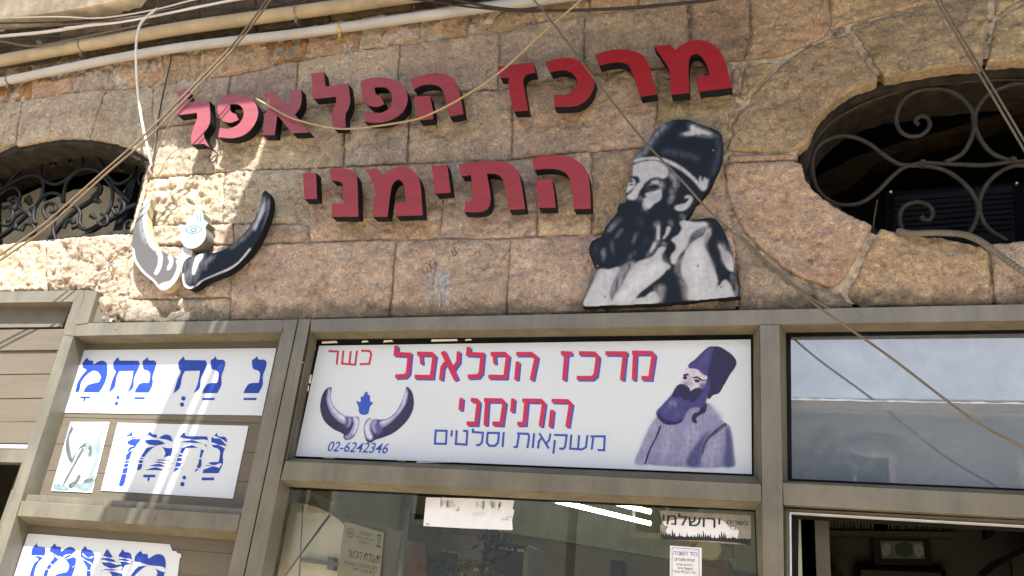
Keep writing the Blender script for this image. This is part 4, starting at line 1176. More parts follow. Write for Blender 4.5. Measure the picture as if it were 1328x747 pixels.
n2 = quad_sheet('torn_sticker', [(855.5, 662), (974, 668.5), (974, 707), (905, 702), (857, 700), (856, 682), (859, 678)], 0.0640, 0.0012, paint('faded_sticker', (0.20, 0.19, 0.165), 0.15), 'torn black and white sticker with Hebrew lettering and a skyline on the shop window', 'sticker')
C7 = (840, 650, 7.7)
art('white_field', [(0, Z(*C7, [(150,205,0),(300,180,0),(480,185,0),(700,180,0),(760,200,0),(800,240,0),(880,262,0),(912,300,0),(905,330,0),(890,385,0),(600,385,0),(400,365,0),(200,350,0),(180,300,0),(205,250,0),(165,240,0)]))], 0.0640, [M['white_paper']], n2)
rsk = random.Random(21); sk = []; x_ = 130
while x_ < 1024:
    base_ = 345 + (x_ - 130) * 0.035; sk.append((x_, base_ + rsk.uniform(-4, 6))); hh_ = rsk.choice([8, 14, 22, 40]) if rsk.random() < 0.7 else 0
    if 500 < x_ < 620: hh_ += 26
    if 715 < x_ < 760: hh_ += 55
    if x_ < 240: hh_ += 30
    sk.append((x_ + 5, base_ - hh_)); sk.append((x_ + 9, base_ - hh_ + 3)); x_ += rsk.uniform(12, 26)
sk += [(1028, 440), (880, 415), (700, 400), (560, 392), (132, 385)]
sm_ = MB(); sm_.prism(XZ(Z(*C7, sk), 0.0630), 0.0630, 0.0634); sm_.build('printed_skyline', M['black_ink'], n2)
text_on('\u05d9\u05e8\u05d5\u05e9\u05dc\u05de\u05d9', (859, 679.5), (934, 685), 0.0630, M['black_ink'], n2, 'printed_word', bold=0.03, hscale=0.8, rtl=True)
text_on('\u05db\u05e9\u05e8\u05d9\u05d4', (943, 679), (970, 681.5), 0.0630, M['black_ink'], n2, 'printed_word', bold=0.01, hscale=0.75, rtl=True)
text_on('\u05d1\u05d3', (944, 686), (955, 687), 0.0630, M['black_ink'], n2, 'printed_word', bold=0.01, hscale=0.6, rtl=True)
n3 = quad_sheet('menu_notice', [(869, 707.5), (910, 710.5), (910, 810), (868, 810)], 0.0640, 0.0012, M['white_paper'], 'small white printed notice with blue heading at the right of the shop window', 'notice')
bd = MB()
for q in ([(872, 710), (906, 712.3), (906, 712.9), (872, 710.6)], [(871.4, 710), (872, 710), (871.6, 800), (871, 800)], [(906, 712.4), (906.7, 712.4), (907.4, 800), (906.8, 800)]):
    bd.prism(XZ(q, 0.0636), 0.0636, 0.0638)
tag(bd.build('printed_border', M['blue_ink'], n3), kind='stuff')
for body, a, b, m_, hs, bo in [('\u05d4\u05d9\u05d3 \u05d4\u05e9\u05e0\u05d9\u05d4', (873, 719.5), (904, 721.5), 'blue_ink', 1.1, 0.03), ('\u05e7\u05d5\u05e0\u05d9\u05dd \u05d5\u05de\u05d5\u05db\u05e8\u05d9\u05dd', (875, 727), (901, 728.5), 'black_ink', 1.1, 0.01), ('\u05e8\u05d4\u05d9\u05d8\u05d9\u05dd \u05d9\u05e9\u05e0\u05d9\u05dd', (877, 733), (899, 734.5), 'black_ink', 0.9, 0), ('\u05d7\u05e9\u05de\u05dc \u05d5\u05db\u05d9\u05dd', (879, 738), (898, 739.5), 'black_ink', 0.9, 0.01), ('\u05db\u05dc\u05d9 \u05d4\u05d1\u05d9\u05ea \u05d5\u05e2\u05d5\u05d3', (873, 742.5), (903, 744.5), 'black_ink', 0.8, 0.01)]:
    text_on(body, a, b, 0.0635, M[m_], n3, 'printed_line', hscale=hs, bold=bo, rtl=True)

# dim things further inside
def thing_prism(name, px, yf, yb, mat, label, cat, bev=0.004):
    o = prism_px(name, px, yf, yb, mat, None, bev); return tag(o, label, cat)
dr = thing_prism('counter_display', [(566, 692), (600, 692), (628, 697), (686, 707), (682, 800), (548, 800)], 0.9, 1.2, paint('grey_display', (0.12, 0.125, 0.12)), 'grey painted display case behind the plants inside the shop', 'display case')
for q in ([(572, 715), (592, 718), (586, 760), (566, 760)], [(628, 708), (678, 716), (676, 760), (622, 760)]):
    prism_px('display_pane', q, 0.885, 0.90, M['pane_dark'], dr)
    prism_px('display_frame', [(q[0][0]-2, q[0][1]-3), (q[1][0]+2, q[1][1]-3), (q[1][0]+2, q[1][1]), (q[0][0]-2, q[0][1])], 0.87, 0.9, M['grey_metal'], dr)
thing_prism('hung_panel', [(792, 726), (807, 727), (806, 800), (791, 800)], 4.6, 4.8, M['frame_black'], 'narrow dark blue panel hanging on the far shop wall', 'panel')
thing_prism('framed_picture', [(660, 715), (676, 717), (676, 800), (660, 800)], 4.6, 4.8, M['frame_black'], 'dark frame on the far shop wall beside the tan wall edge', 'picture')
lf = thing_prism('wall_lamp', smooth([(905, 705, S), (930, 704, S), (936, 712, S), (930, 722, S), (918, 724, S), (905, 718, S)], 4), 1.2, 1.35, M['green_wall'], 'round glass lamp shade hanging behind the torn sticker', 'lamp')
thing_prism('shelf_unit', [(908, 724), (945, 726), (945, 800), (906, 800)], 1.3, 1.6, M['wood'], 'dark wooden shelf unit under the round lamp inside the shop', 'shelf')
# hanging frames of the lamp
thing_prism('door_frame_inside', [(893, 700), (952, 704), (952, 722), (948, 722), (948, 708), (897, 704), (897, 722), (893, 722)], 1.6, 1.66, M['brass'], 'thin brass frame edge beside the round lamp', 'frame', 0)
# plants between pane and display
def plant(name, c, Y, w, hgt, n, mats, label):
    root = empty(name, at(c[0], c[1] + 60, Y), label, 'plant')
    rnd = random.Random(int(c[0])); mb = MB(); stems = MB()
    b = at(c[0], c[1] + 70, Y)
    for i in range(n):
        t = Vector(at(c[0], c[1], Y)) + Vector((rnd.gauss(0, w), rnd.gauss(0, 0.04), -abs(rnd.gauss(0, hgt))))
        a = Vector((rnd.uniform(-1, 1), rnd.uniform(-1, 0.2), rnd.uniform(-0.6, 1))).normalized(); s = rnd.uniform(0.012, 0.03)
        u = a.orthogonal().normalized()
        mb.add([t - a * s, t + u * s * 0.5, t + a * s, t - u * s * 0.5 + Vector((0, -0.004, 0))], [(0, 1, 2), (0, 2, 3)], rnd.randrange(len(mats)))
        if i % 9 == 0: stems.tube([b, (b + t) / 2 + Vector((rnd.uniform(-.02, .02), 0, 0)), t], 0.002, 4)
    l = mb.build('foliage', mats, root); l['kind'] = 'stuff'
    stems.build('stem', M['leaf'], root)
plant('potted_plant', (643, 690), 0.5, 0.035, 0.16, 170, [M['leaf'], M['leaf']], 'tall thin green climbing plant inside the window right of the display')
plant('potted_plant', (583, 722), 0.5, 0.05, 0.12, 200, [M['leaf'], M['leaf']], 'bushy dark green plant inside the window left of the ochre one')
plant('potted_plant', (612, 728), 0.45, 0.055, 0.10, 220, [M['leaf_dry'], M['leaf']], 'ochre and green leafy plant low in the shop window')
thing_prism('clay_pots', [(531, 700), (552, 704), (556, 800), (524, 800)], 0.6, 0.8, M['terracotta'], 'reddish brown crate standing right of the grey pipe inside', 'crate')
thing_prism('dark_cupboard', [(521, 662), (548, 668), (546, 700), (535, 702), (518, 696)], 0.9, 1.2, M['dark'], 'dark cupboard behind the grey pipe in the shop', 'cupboard')

# open doorway at the lower right
C8b = (968, 600, 3.689)
bar('door_head', [(1020, 659.5), (1450, 681), (1450, 689), (1023, 664.5)], 0.02, 0.10, 'metal', 0.001)
bar('door_strip', Z(*C8b, [(210,236),(1328,300),(1800,327),(1800,331),(1328,304),(210,240)])[0:1] + Z(*C8b, [(1800,327),(1800,332),(210,241)]), 0.012, 0.05, 'alu', 0)
bar('door_strip', Z(*C8b, [(206,238),(214,238),(220,800),(210,800)]), 0.013, 0.05, 'alu', 0)
bar('door_jamb', Z(*C8b, [(190,222),(205,222),(208,800),(192,800)]), 0.02, 0.1, 'metal', 0.001)
bar('door_jamb', Z(*C8b, [(215,243),(250,255),(246,800),(220,800)]), 0.05, 0.11, 'gasket', 0.001)
bar('door_head_shadow_gap', Z(*C8b, [(216,241),(1800,333),(1800,350),(250,262)]), 0.052, 0.10, 'gasket', 0)
Yr = 2.05
vent = empty('slatted_vent', at(1120, 680, Yr), 'row of cream vertical slats over a ledge at the top of the doorway', 'vent')
Lx = lambda a, b, t: (a[0] + (b[0]-a[0])*t, a[1] + (b[1]-a[1])*t)
for k in range(46):
    if 23 <= k <= 26: continue
    t0 = k / 46; t1 = t0 + 0.012 + 0.003 * math.sin(k * 2.3)
    tA, tB = Z(*C8b, [(250, 258), (980, 298)]); bA, bB = Z(*C8b, [(250, 318), (980, 326)])
    bar('slat', [Lx(tA, tB, t0), Lx(tA, tB, t1), Lx(bA, bB, t1), Lx(bA, bB, t0)], Yr, Yr + 0.04, 'slat', 0, vent)
bar('ledge', Z(*C8b, [(245, 320), (1010, 330), (1012, 356), (245, 342)]), Yr - 0.03, Yr + 0.1, 'dim_wall', 0.003, vent)
def picture(q, inner, Y, mf, mi, label, matname='mount'):
    r = prism_px('framed_picture', q, Y, Y + 0.03, mf); tag(r, label, 'picture')
    prism_px(matname, inner, Y - 0.003, Y - 0.0005, mi, r); return r
pic = picture(Z(*C8b, [(598,345),(875,350),(888,492),(612,488)]), Z(*C8b, [(640,374),(845,378),(855,460),(648,458)]), 2.1, M['frame_brown'], paint('mint_print', (0.10, 0.14, 0.12)), 'dark red wooden picture frame hanging inside the doorway')
art('print_shapes', [(0, Z(*C8b, [(650,400),(680,385),(690,420),(670,450),(652,440)])), (1, Z(*C8b, [(720,390),(780,384),(800,420),(780,450),(730,445),(710,420)])), (0, Z(*C8b, [(800,400),(835,392),(848,430),(830,452),(808,440)]))], 2.097, [paint('mint_light', (0.22, 0.26, 0.24)), paint('mint_dark', (0.04, 0.06, 0.05))], pic)
picture(Z(*C8b, [(525,495),(955,512),(965,700),(520,700)]), Z(*C8b, [(548,512),(930,528),(940,690),(545,690)]), 2.1, M['frame_black'], M['dim_wall'], 'wide black picture frame low in the doorway')
thing_prism('wall_shelf', Z(*C8b, [(245,515),(460,520),(466,545),(470,700),(240,700)]), 1.9, 2.1, M['frame_brown'], 'dark brown shelf edge at the lower left of the doorway', 'shelf')
thing_prism('diagonal_brace', Z(*C8b, [(1110,530),(1180,470),(1300,410),(1500,300),(1500,340),(1320,435),(1200,500),(1150,540)]), 1.7, 1.78, M['gasket'], 'dark diagonal brace at the right of the doorway', 'brace')
thing_prism('bracket', Z(*C8b, [(1140,310),(1212,316),(1165,360),(1146,358)]), 1.7, 1.8, M['gasket'], 'small dark corner bracket high in the doorway', 'bracket')
thing_prism('leaning_screen', Z(*C8b, [(1265,430),(1500,330),(1500,700),(1290,700)]), 1.75, 1.8, M['dark'], 'dark screen edge at the lower right of the doorway', 'screen')

# ------------------------------------------------------------------ sign board and prints
board = MB(); board.prism(XZ(SG, 0.055), 0.055, 0.0635)
sign = board.build('shop_sign', M['sheet']); tag(sign, 'long white printed shop sign with red Hebrew lettering, horns and a bearded man', 'sign')
SY = 0.055
def stroke(poly, w, Y, off=(0, 0)):
    """mitred polyline of pixel width w -> triangles on plane Y"""
    P = [Vector((p[0] + off[0], p[1] + off[1])) for p in poly]
    closed = (P[0] - P[-1]).length < 0.01
    if closed: P = P[:-1]
    n = len(P); Lp, Rp = [], []
    for i in range(n):
        a = P[i-1] if (closed or i > 0) else None; b = P[(i+1) % n] if (closed or i < n - 1) else None
        if a is None: d = (b - P[i]).normalized(); m = Vector((-d.y, d.x)); k = w / 2
        elif b is None: d = (P[i] - a).normalized(); m = Vector((-d.y, d.x)); k = w / 2
        else:
            d1 = (P[i] - a).normalized(); d2 = (b - P[i]).normalized()
            n1 = Vector((-d1.y, d1.x)); n2 = Vector((-d2.y, d2.x)); m = (n1 + n2).normalized(); k = w / 2 / max(0.45, m.dot(n1))
        Lp.append(P[i] + m * k); Rp.append(P[i] - m * k)
    V = [];
    for l, r in zip(Lp, Rp):
        for q in (l, r):
            p3 = at(q.x, q.y, Y); V.append((p3.x, Y, p3.z))
    Fs = [(2*i, 2*i+1, 2*((i+1) % n)+1, 2*((i+1) % n)) for i in range(n if closed else n - 1)]
    return V, Fs
def strokes(name, items, Y, mat, parent, off=(0, 0)):
    mb = MB()
    for k, (w, poly) in enumerate(items):
        V, Fs = stroke(poly, w, Y - 0.00002 * (k % 7), off); mb.add(V, Fs)
    return mb.build(name, mat, parent)
B6 = (500, 440, 6.222); B7 = (670, 440, 4.979); C2 = (550, 500, 5.312); Q3 = (370, 400, 3.397)
WORDS = []
def gl(T, w, *polys):
    return [(w / T[2], Z(*T, p)) for p in polys]
R1 = [gl(B6, 34, [(88,52),(82,118),(194,124),(180,270),(158,296),(78,300)]),
      gl(B6, 33, [(254,116),(372,118),(394,140),(372,304),(234,302)]) + gl(B6, 26, [(284,120),(292,200)]),
      gl(B6, 40, [(462,98),(572,328)]) + gl(B6, 32, [(484,188),(458,225),(446,328)], [(590,98),(586,180),(545,240)]),
      gl(B6, 34, [(672,62),(666,118),(782,124),(768,270),(745,298),(662,302)]),
      gl(B6, 33, [(848,118),(962,118),(986,140),(966,304),(830,302)]) + gl(B6, 26, [(876,120),(882,198)]),
      [(5.4, [(669.5, 459), (689, 459), (695.5, 464), (689.5, 493)]), (5.4, [(671.5, 469), (669.3, 492.5)])],
      gl(B7, 26, [(285,88),(358,92)], [(320,92),(306,264)]),
      gl(B7, 27, [(402,90),(500,92),(524,118),(508,232),(486,250),(388,250)]),
      gl(B7, 27, [(573,90),(716,92)], [(698,90),(680,264)]),
      gl(B7, 27, [(745,86),(868,88),(884,106),(862,252),(806,250)], [(764,92),(756,264)])]
R2 = [gl(C2, 28, [(258,86),(250,170)]), gl(C2, 28, [(322,98),(362,102),(374,120),(358,262),(292,260)]),
      gl(C2, 28, [(412,100),(532,102),(552,125),(532,264),(470,260)], [(434,100),(422,274)]), gl(C2, 28, [(614,90),(606,182)]),
      gl(C2, 28, [(676,103),(804,105),(824,128),(802,282)], [(704,106),(690,262),(642,264)]),
      gl(C2, 28, [(878,105),(988,108),(1010,132),(986,286)], [(882,168),(870,286)])]
R3 = gl(C2, 15, [(80,310),(155,312),(150,402),(74,400),(80,310)], [(192,308),(188,350)], [(225,308),(218,402),(292,407),(298,314),(268,312)],
        [(335,296),(336,320),(406,326),(398,392),(380,410),(358,410)], [(434,325),(516,328),(508,395),(488,415),(450,415),(432,395),(438,325)], [(549,320),(540,424)],
        [(640,330),(716,333),(724,350),(712,430)], [(654,333),(640,422),(616,425)], [(758,328),(748,432)], [(793,328),(860,434)], [(812,358),(790,385),(784,434)], [(870,330),(862,375),(842,398)],
        [(895,340),(982,343),(972,420),(958,436),(930,434)], [(901,374),(890,470)], [(1015,338),(1006,434),(1088,440),(1114,426),(1126,342)], [(1068,342),(1060,436)],
        [(1145,350),(1244,350),(1240,446),(1195,444)], [(1166,352),(1154,442)])
R0 = gl(Q3, 9, [(190,188),(232,190),(226,248)], [(256,186),(250,243),(308,248),(316,186)], [(288,188),(282,244)], [(334,186),(372,188),(378,200),(370,244),(328,246)])
red_items = [i for gph in R1 + R2 for i in gph]
for gph in R1 + R2:
    strokes('printed_letter', gph, SY - 0.0012, M['pred'], sign)
    strokes('letter_shadow', gph, SY - 0.0006, M['pblue'], sign, off=(2.3, 2.1))
tag(strokes('small_red_word', R0, SY - 0.0012, M['pred'], sign), kind='stuff')
tag(strokes('blue_lettering', R3, SY - 0.0012, M['pblue'], sign), kind='stuff')
text_on('02-6242346', (424.5, 585.0), (502.5, 588.0), SY - 0.0008, M['pblue'], sign, 'phone_number', shear=0.22, bold=0.022, hscale=1.02)
C1 = (400, 490, 6.794)
PV = [paint('print_purple', (0.035, 0.032, 0.075), 0.25), soft('print_lilac', (0.25, 0.27, 0.40), sc=13, lo=0.22, hi=0.62, streak=(1.5, 1, 0.5), var=0.1), paint('print_pale', (0.434, 0.462, 0.574), 0.05), soft('print_violet', (0.09, 0.08, 0.22), sc=13, lo=0.22, hi=0.62, streak=(1.5, 1, 0.5), var=0.1), M['pblue'], M['sheet']]
def c1(m, pts): return (m, Z(*C1, pts))
brush('printed_horns', [
    c1(0, [(182,82),(205,92),(196,150),(210,220),(260,290),(340,340),(385,345),(440,345),(446,400),(430,470),(390,530),(335,550),(305,530),(306,500),(220,455),(140,385),(104,290),(106,200),(140,115)]),
    c1(1, [(178,92),(196,96),(190,160),(206,225),(256,296),(330,345),(330,400),(290,398),(230,350),(180,270),(160,180)]),
    c1(2, [(184,100),(188,160),(204,230),(252,300),(322,350),(318,380),(270,350),(215,290),(180,200)]),
    c1(3, [(330,345),(372,350),(368,400),(345,440),(320,430),(330,390)]),
    c1(1, [(350,352),(375,352),(375,400),(352,435),(345,425),(356,390)]),
    c1(1, [(392,345),(432,350),(444,400),(425,470),(385,520),(345,540),(318,520),(350,500),(385,440),(398,395)]),
    c1(2, [(400,350),(430,356),(438,400),(420,465),(395,500),(405,440),(412,395)]),
    c1(0, [(862,82),(880,82),(915,130),(930,220),(915,300),(860,390),(760,480),(650,530),(590,548),(545,575),(510,560),(490,500),(486,450),(500,390),(540,352),(562,370),(600,368),(690,360),(760,310),(810,230),(850,130)]),
    c1(1, [(866,95),(870,180),(840,260),(780,340),(700,410),(640,438),(620,400),(640,378),(700,362),(765,315),(815,235),(850,140)]),
    c1(2, [(862,110),(862,180),(830,250),(770,325),(700,385),(640,405),(640,390),(705,368),(770,318),(820,240),(850,150)]),
    c1(3, [(560,375),(610,370),(620,400),(650,440),(640,480),(600,500),(560,450)]),
    c1(1, [(565,385),(600,375),(585,430),(600,480),(580,480),(556,430)]),
    c1(2, [(500,410),(540,360),(560,368),(545,400),(542,460),(565,530),(545,545),(510,520),(494,450)])], SY - 0.0005, [(0.030, 0.028, 0.065), (0.20, 0.22, 0.36), (0.42, 0.46, 0.60), (0.085, 0.075, 0.20), (0.035, 0.07, 0.33), (0.44, 0.49, 0.54)], (0.44, 0.49, 0.54), sign, 0.002, soft_={0: 0, 1: 1, 2: 2, 3: 2}, mat='banner_ink', seed=8)
art('printed_hand', [c1(4, [(510,122),(522,128),(524,150),(540,152),(545,205),(568,222),(550,245),(540,260),(528,312),(500,326),(465,322),(445,300),(440,250),(422,212),(432,205),(458,212),(462,165),(480,165),(496,135)])], SY - 0.0004, PV, sign)
B8 = (815, 440, 4.267)
def b8(m, pts): return (m, Z(*B8, pts))
PM = [paint('print_navy', (0.018, 0.017, 0.055), 0.25), paint('print_indigo', (0.036, 0.036, 0.13), 0.35), paint('print_coat', (0.145, 0.148, 0.255), 0.14, (3, 3, 1)), soft('print_coat_light', (0.185, 0.188, 0.29), sc=13, lo=0.22, hi=0.62, streak=(1.5, 1, 0.5), var=0.1), paint('print_skin', (0.432, 0.418, 0.475), 0.05), soft('print_coat_shade', (0.06, 0.06, 0.15), sc=13, lo=0.22, hi=0.62, streak=(1.5, 1, 0.5), var=0.1)]
brush('printed_man', [
    b8(2, [(155,430),(180,400),(240,380),(300,360),(340,330),(400,340),(430,350),(450,360),(480,400),(530,460),(560,480),(578,560),(584,640),(584,705),(40,690),(36,670),(70,590),(110,500)]),
    b8(3, [(155,435),(178,465),(140,520),(110,600),(92,690),(44,688),(72,590),(110,505)]),
    b8(3, [(200,480),(260,490),(240,600),(220,690),(180,690),(190,560)]),
    b8(3, [(330,470),(400,450),(380,560),(330,690),(290,690),(310,560)]),
    b8(5, [(460,510),(430,545),(408,620),(400,698),(320,694),(345,620),(390,560),(430,520)]),
    b8(0, [(535,462),(470,510),(425,560),(400,640),(412,640),(440,565),(490,520),(545,475)]),
    b8(3, [(535,480),(500,515),(450,560),(415,640),(410,700),(480,700),(500,600),(540,520)]),
    b8(5, [(540,480),(560,500),(575,600),(578,700),(530,700),(535,600)]),
    b8(0, [(175,475),(150,540),(118,600),(88,688),(96,688),(128,600),(160,540),(182,480)]),
    b8(3, [(430,350),(460,365),(525,445),(470,430),(430,400)]),
    b8(0, [(400,370),(428,350),(428,400),(395,420),(375,440),(380,465),(350,450),(362,410),(390,400)]),
    b8(4, [(320,155),(380,165),(440,215),(440,270),(400,285),(345,285),(285,262),(295,220),(310,185)]),
    b8(1, [(280,250),(330,262),(350,290),(410,270),(440,230),(442,290),(415,370),(350,380),(320,410),(300,450),(240,472),(190,460),(152,410),(180,370),(235,310)]),
    b8(0, [(280,250),(330,262),(342,300),(320,340),(290,320),(250,320),(240,310)]),
    b8(0, [(340,290),(410,275),(380,330),(345,350)]),
    b8(0, [(160,410),(200,440),(260,455),(300,440),(290,460),(240,474),(190,462)]),
    b8(3, [(235,345),(262,350),(250,372),(232,370)]), b8(5, [(260,390),(285,400),(275,430),(255,425)]), b8(5, [(200,370),(225,360),(220,400),(200,405)]),
    b8(0, [(300,198),(322,190),(338,196),(330,200),(310,204)]), b8(0, [(306,206),(322,206),(322,220),(310,222),(300,214)]), b8(0, [(356,214),(384,206),(408,222),(430,226),(404,230),(380,216)]), b8(0, [(364,224),(384,222),(396,234),(380,240),(368,234)]), b8(5, [(336,206),(343,235),(352,258),(344,262),(338,240)]), b8(5, [(318,232),(330,248),(318,256),(308,250)]), b8(5, [(400,240),(425,245),(415,275),(395,275)]),
    b8(0, [(440,45),(470,38),(520,48),(598,122),(560,200),(520,270),(500,300),(470,310),(440,330),(430,230),(435,205),(380,165),(330,152),(370,110),(410,70)]),
    b8(1, [(440,50),(470,45),(460,90),(445,150),(430,200),(380,165),(335,150),(372,112),(410,74)]),
    b8(5, [(430,70),(455,60),(440,100),(400,150),(385,140)]),
    b8(1, [(440,215),(450,270),(430,330),(412,360),(415,300),(430,250)])], SY - 0.0005, [(0.018, 0.017, 0.055), (0.040, 0.038, 0.15), (0.165, 0.17, 0.29), (0.215, 0.22, 0.34), (0.42, 0.40, 0.47), (0.055, 0.055, 0.15)], (0.44, 0.49, 0.54), sign, 0.002, soft_={0: 0, 1: 1, 2: 1, 3: 5, 4: 0, 5: 3}, dry=(3,), mat='banner_ink', seed=9, streak=(1, 10))

# stickers with blue lettering on the left bay
B3 = (80, 445, 4.66); B4 = (60, 540, 4.919); B5 = (0, 680, 5.533)
G_NUN = [(1152,102,S),(1168,92,S),(1180,78),(1190,98,S),(1225,100,S),(1238,118,S),(1232,150,S),(1215,200,S),(1215,250,S),(1190,302),(1098,302),(1110,275,S),(1135,245,S),(1190,240),(1196,215,S),(1198,180,S),(1185,165,S),(1158,155,S),(1150,125,S)]
G_HET = [(706,115,S),(720,96,S),(737,80),(745,102),(870,104),(877,130,S),(840,215,S),(835,270,S),(797,303),(820,250,S),(832,195,S),(836,166),(745,168),(728,200,S),(712,272,S),(675,303),(700,220,S),(720,172,S),(706,150,S)]
G_MEM = [(128,120,S),(140,102,S),(155,88),(165,105),(188,105),(192,130),(235,106,S),(268,118,S),(276,170,S),(260,240,S),(225,298),(132,296),(142,270,S),(165,250,S),(225,235),(236,200,S),(205,166,S),(165,180,S),(120,230,S),(105,288,S),(82,300),(95,240,S),(130,185,S),(150,160,S),(130,150,S)]
G_FNUN = [(512,120),(530,112),(545,95),(548,120),(598,130),(602,150),(570,190,S),(545,230,S),(525,300,S),(505,400,S),(490,440,S),(466,443,S),(470,410,S),(495,320,S),(510,250,S),(530,200,S),(565,188),(520,172,S)]
def bbox(p):
    xs = [q[0] for q in p]; ys = [q[1] for q in p]; return min(xs), max(xs), min(ys), max(ys)
def fit(g, x0, x1, y0, y1, sh=0.0):
    a, b, c, d = bbox(g); out = []
    for q in g:
        u = (q[0]-a)/(b-a); v = (q[1]-c)/(d-c)
        out.append((x0 + u*(x1-x0) + sh * (1 - v) * 0, y0 + v*(y1-y0)) + tuple(q[2:]))
    return out
STY = 0.064
def glyphs(name, T, items, parent, Y=STY, mat='blue'):
    for g in items:
        mb = MB(); p = XZ(smooth(Z(*T, g), 4), Y - 0.0012)
        mb.prism(p, Y - 0.0012, Y - 0.0008)
        mb.build('printed_letter' if len(g) > 10 or any(len(q) > 2 for q in g) else 'printed_vowel_mark', M[mat], parent)
def dot(cx, cy, r): return [(cx + r*math.cos(k*math.pi/5), cy + 1.05*r*math.sin(k*math.pi/5)) for k in range(10)]
def rect(x0, x1, y, hgt): return [(x0, y), (x1, y), (x1 - 2, y + hgt), (x0 - 2, y + hgt)]
s1 = quad_sheet('vinyl_sticker', Z(*B3, [(127,42),(1297,30),(1210,437),(18,420)]), STY, 0.0015, M['sheet'], 'long white sticker with blue Hebrew letters at the top of the left bay', 'sticker')
glyphs('blue_lettering', B3, [G_NUN, fit(G_NUN, 848, 988, 79, 302), fit(G_NUN, 440, 571, 84, 298), G_HET, fit(G_HET, 284, 471, 84, 298), G_MEM,
    rect(1100,1178,331,13), rect(850,925,331,13), rect(440,503,326,12), rect(112,172,322,11), [(132,332),(143,332),(140,352),(130,352)], dot(735,334,13), dot(727,371,13), dot(340,328,10), dot(331,364,11)], s1)
s2 = quad_sheet('vinyl_sticker', Z(*B4, [(455,40),(1290,60),(1190,525),(348,473)]), STY, 0.0015, M['sheet'], 'white sticker with white-slashed blue Hebrew letters in the middle of the left bay', 'sticker')
glyphs('blue_lettering', B4, [fit(G_NUN, 995, 1152, 105, 362), fit(G_HET, 812, 1032, 100, 358), fit(G_MEM, 578, 806, 95, 346), G_FNUN, rect(992,1072,390,17), dot(880,390,12), dot(868,432,14), rect(620,696,372,16), [(648,388),(660,388),(657,410),(644,410)]], s2)
def slashes(T, parent, lines):
    mb = MB()
    for k, pl in enumerate(lines):
        p = XZ(smooth(Z(*T, [(q[0], q[1], S) for q in pl]), 4), STY - 0.0018)
        mb.prism(p, STY - 0.0018 - 0.00003 * k, STY - 0.0014)
    tag(mb.build('white_slash', M['sheet'], parent), kind='stuff')
def sl(x0, y0, xm, ym, x1, y1, t):
    t *= 0.36
    return [(x0, y0), (xm, ym - t * 0.6), (x1, y1), (xm, ym + t * 0.6)]
slashes(B4, s2, [sl(500,140,560,128,610,134,7), sl(500,160,550,142,600,136,5), sl(620,128,720,150,812,176,7), sl(620,142,700,138,812,186,6), sl(600,190,700,188,812,186,7),
    sl(835,150,930,150,1040,170,3), sl(840,176,900,170,1020,200,9), sl(835,196,930,182,1030,212,8), sl(1060,130,1110,142,1155,180,4), sl(1050,172,1100,182,1150,200,2),
    sl(1010,300,1060,312,1110,322,8), sl(990,330,1060,318,1120,306,6), sl(570,250,610,262,640,262,10), sl(570,280,600,275,630,282,9), sl(570,304,600,300,640,304,9),
    sl(620,285,720,285,800,298,9), sl(620,306,720,300,790,326,9), sl(620,330,700,322,780,342,8), sl(620,268,720,272,800,262,10), sl(800,245,840,238,870,240,8), sl(800,270,840,262,870,262,10), sl(800,298,830,290,870,294,8), sl(800,330,830,325,870,328,10),
    sl(950,270,975,268,1000,270,16), sl(940,330,970,332,1000,334,10), sl(480,290,520,280,560,272,7), sl(480,312,510,300,550,300,7), sl(480,335,510,325,545,325,6), sl(480,366,500,366,530,368,3), sl(500,250,530,225,560,205,4)])
s3 = quad_sheet('picture_sticker', Z(*B4, [(155,35),(405,35),(292,487),(30,475)]), STY, 0.0015, M['sheet'], 'small faded sticker with a pale blue picture at the left of the left bay', 'sticker')
PF = [paint('washed_teal', (0.16, 0.215, 0.23), 0.2), paint('washed_grey', (0.075, 0.09, 0.10), 0.3), paint('washed_white', (0.36, 0.43, 0.46), 0.06)]
art('faded_print', [(2, Z(*B4, [(165,45,0),(395,45,0),(288,478,0),(40,466,0)])),
    (1, Z(*B4, [(160,60),(172,80),(150,130),(150,200),(165,280),(150,290),(128,230),(125,160)])), (0, Z(*B4, [(390,50),(396,60),(350,130),(340,200),(270,260),(300,180),(345,110)])),
    (1, Z(*B4, [(200,215),(230,180),(262,165),(285,185),(292,215),(275,255),(272,215),(245,195),(218,205)])), (0, Z(*B4, [(258,165),(280,180),(262,210),(240,230),(250,195)])),
    (1, Z(*B4, [(230,200),(180,290),(120,400),(105,440),(112,440),(190,300),(240,210)])), (1, Z(*B4, [(190,230),(165,300),(155,296),(180,240)])),
    (0, Z(*B4, [(330,190),(350,160),(330,280),(290,380),(260,400),(300,300)])), (0, Z(*B4, [(250,400),(310,380),(300,430),(270,470),(200,460),(160,430),(220,430)])), (0, Z(*B4, [(50,430),(110,440),(140,466),(60,462),(45,450)])),
    (1, Z(*B4, [(140,440),(180,410),(215,370),(200,420),(160,455)])), (1, Z(*B4, [(240,410),(290,395),(300,410),(250,425)]))], STY - 0.0003, PF, s3, dy=0.0002)
s4 = quad_sheet('vinyl_sticker', Z(*B5, [(200,68),(225,66),(1218,143),(1237,190),(1262,192),(1272,206),(1294,210),(1302,236),(1290,240),(1250,560),(40,560)]), STY, 0.0015, M['sheet'], 'torn-cornered white sticker with blue Hebrew letters at the bottom of the left bay', 'sticker')
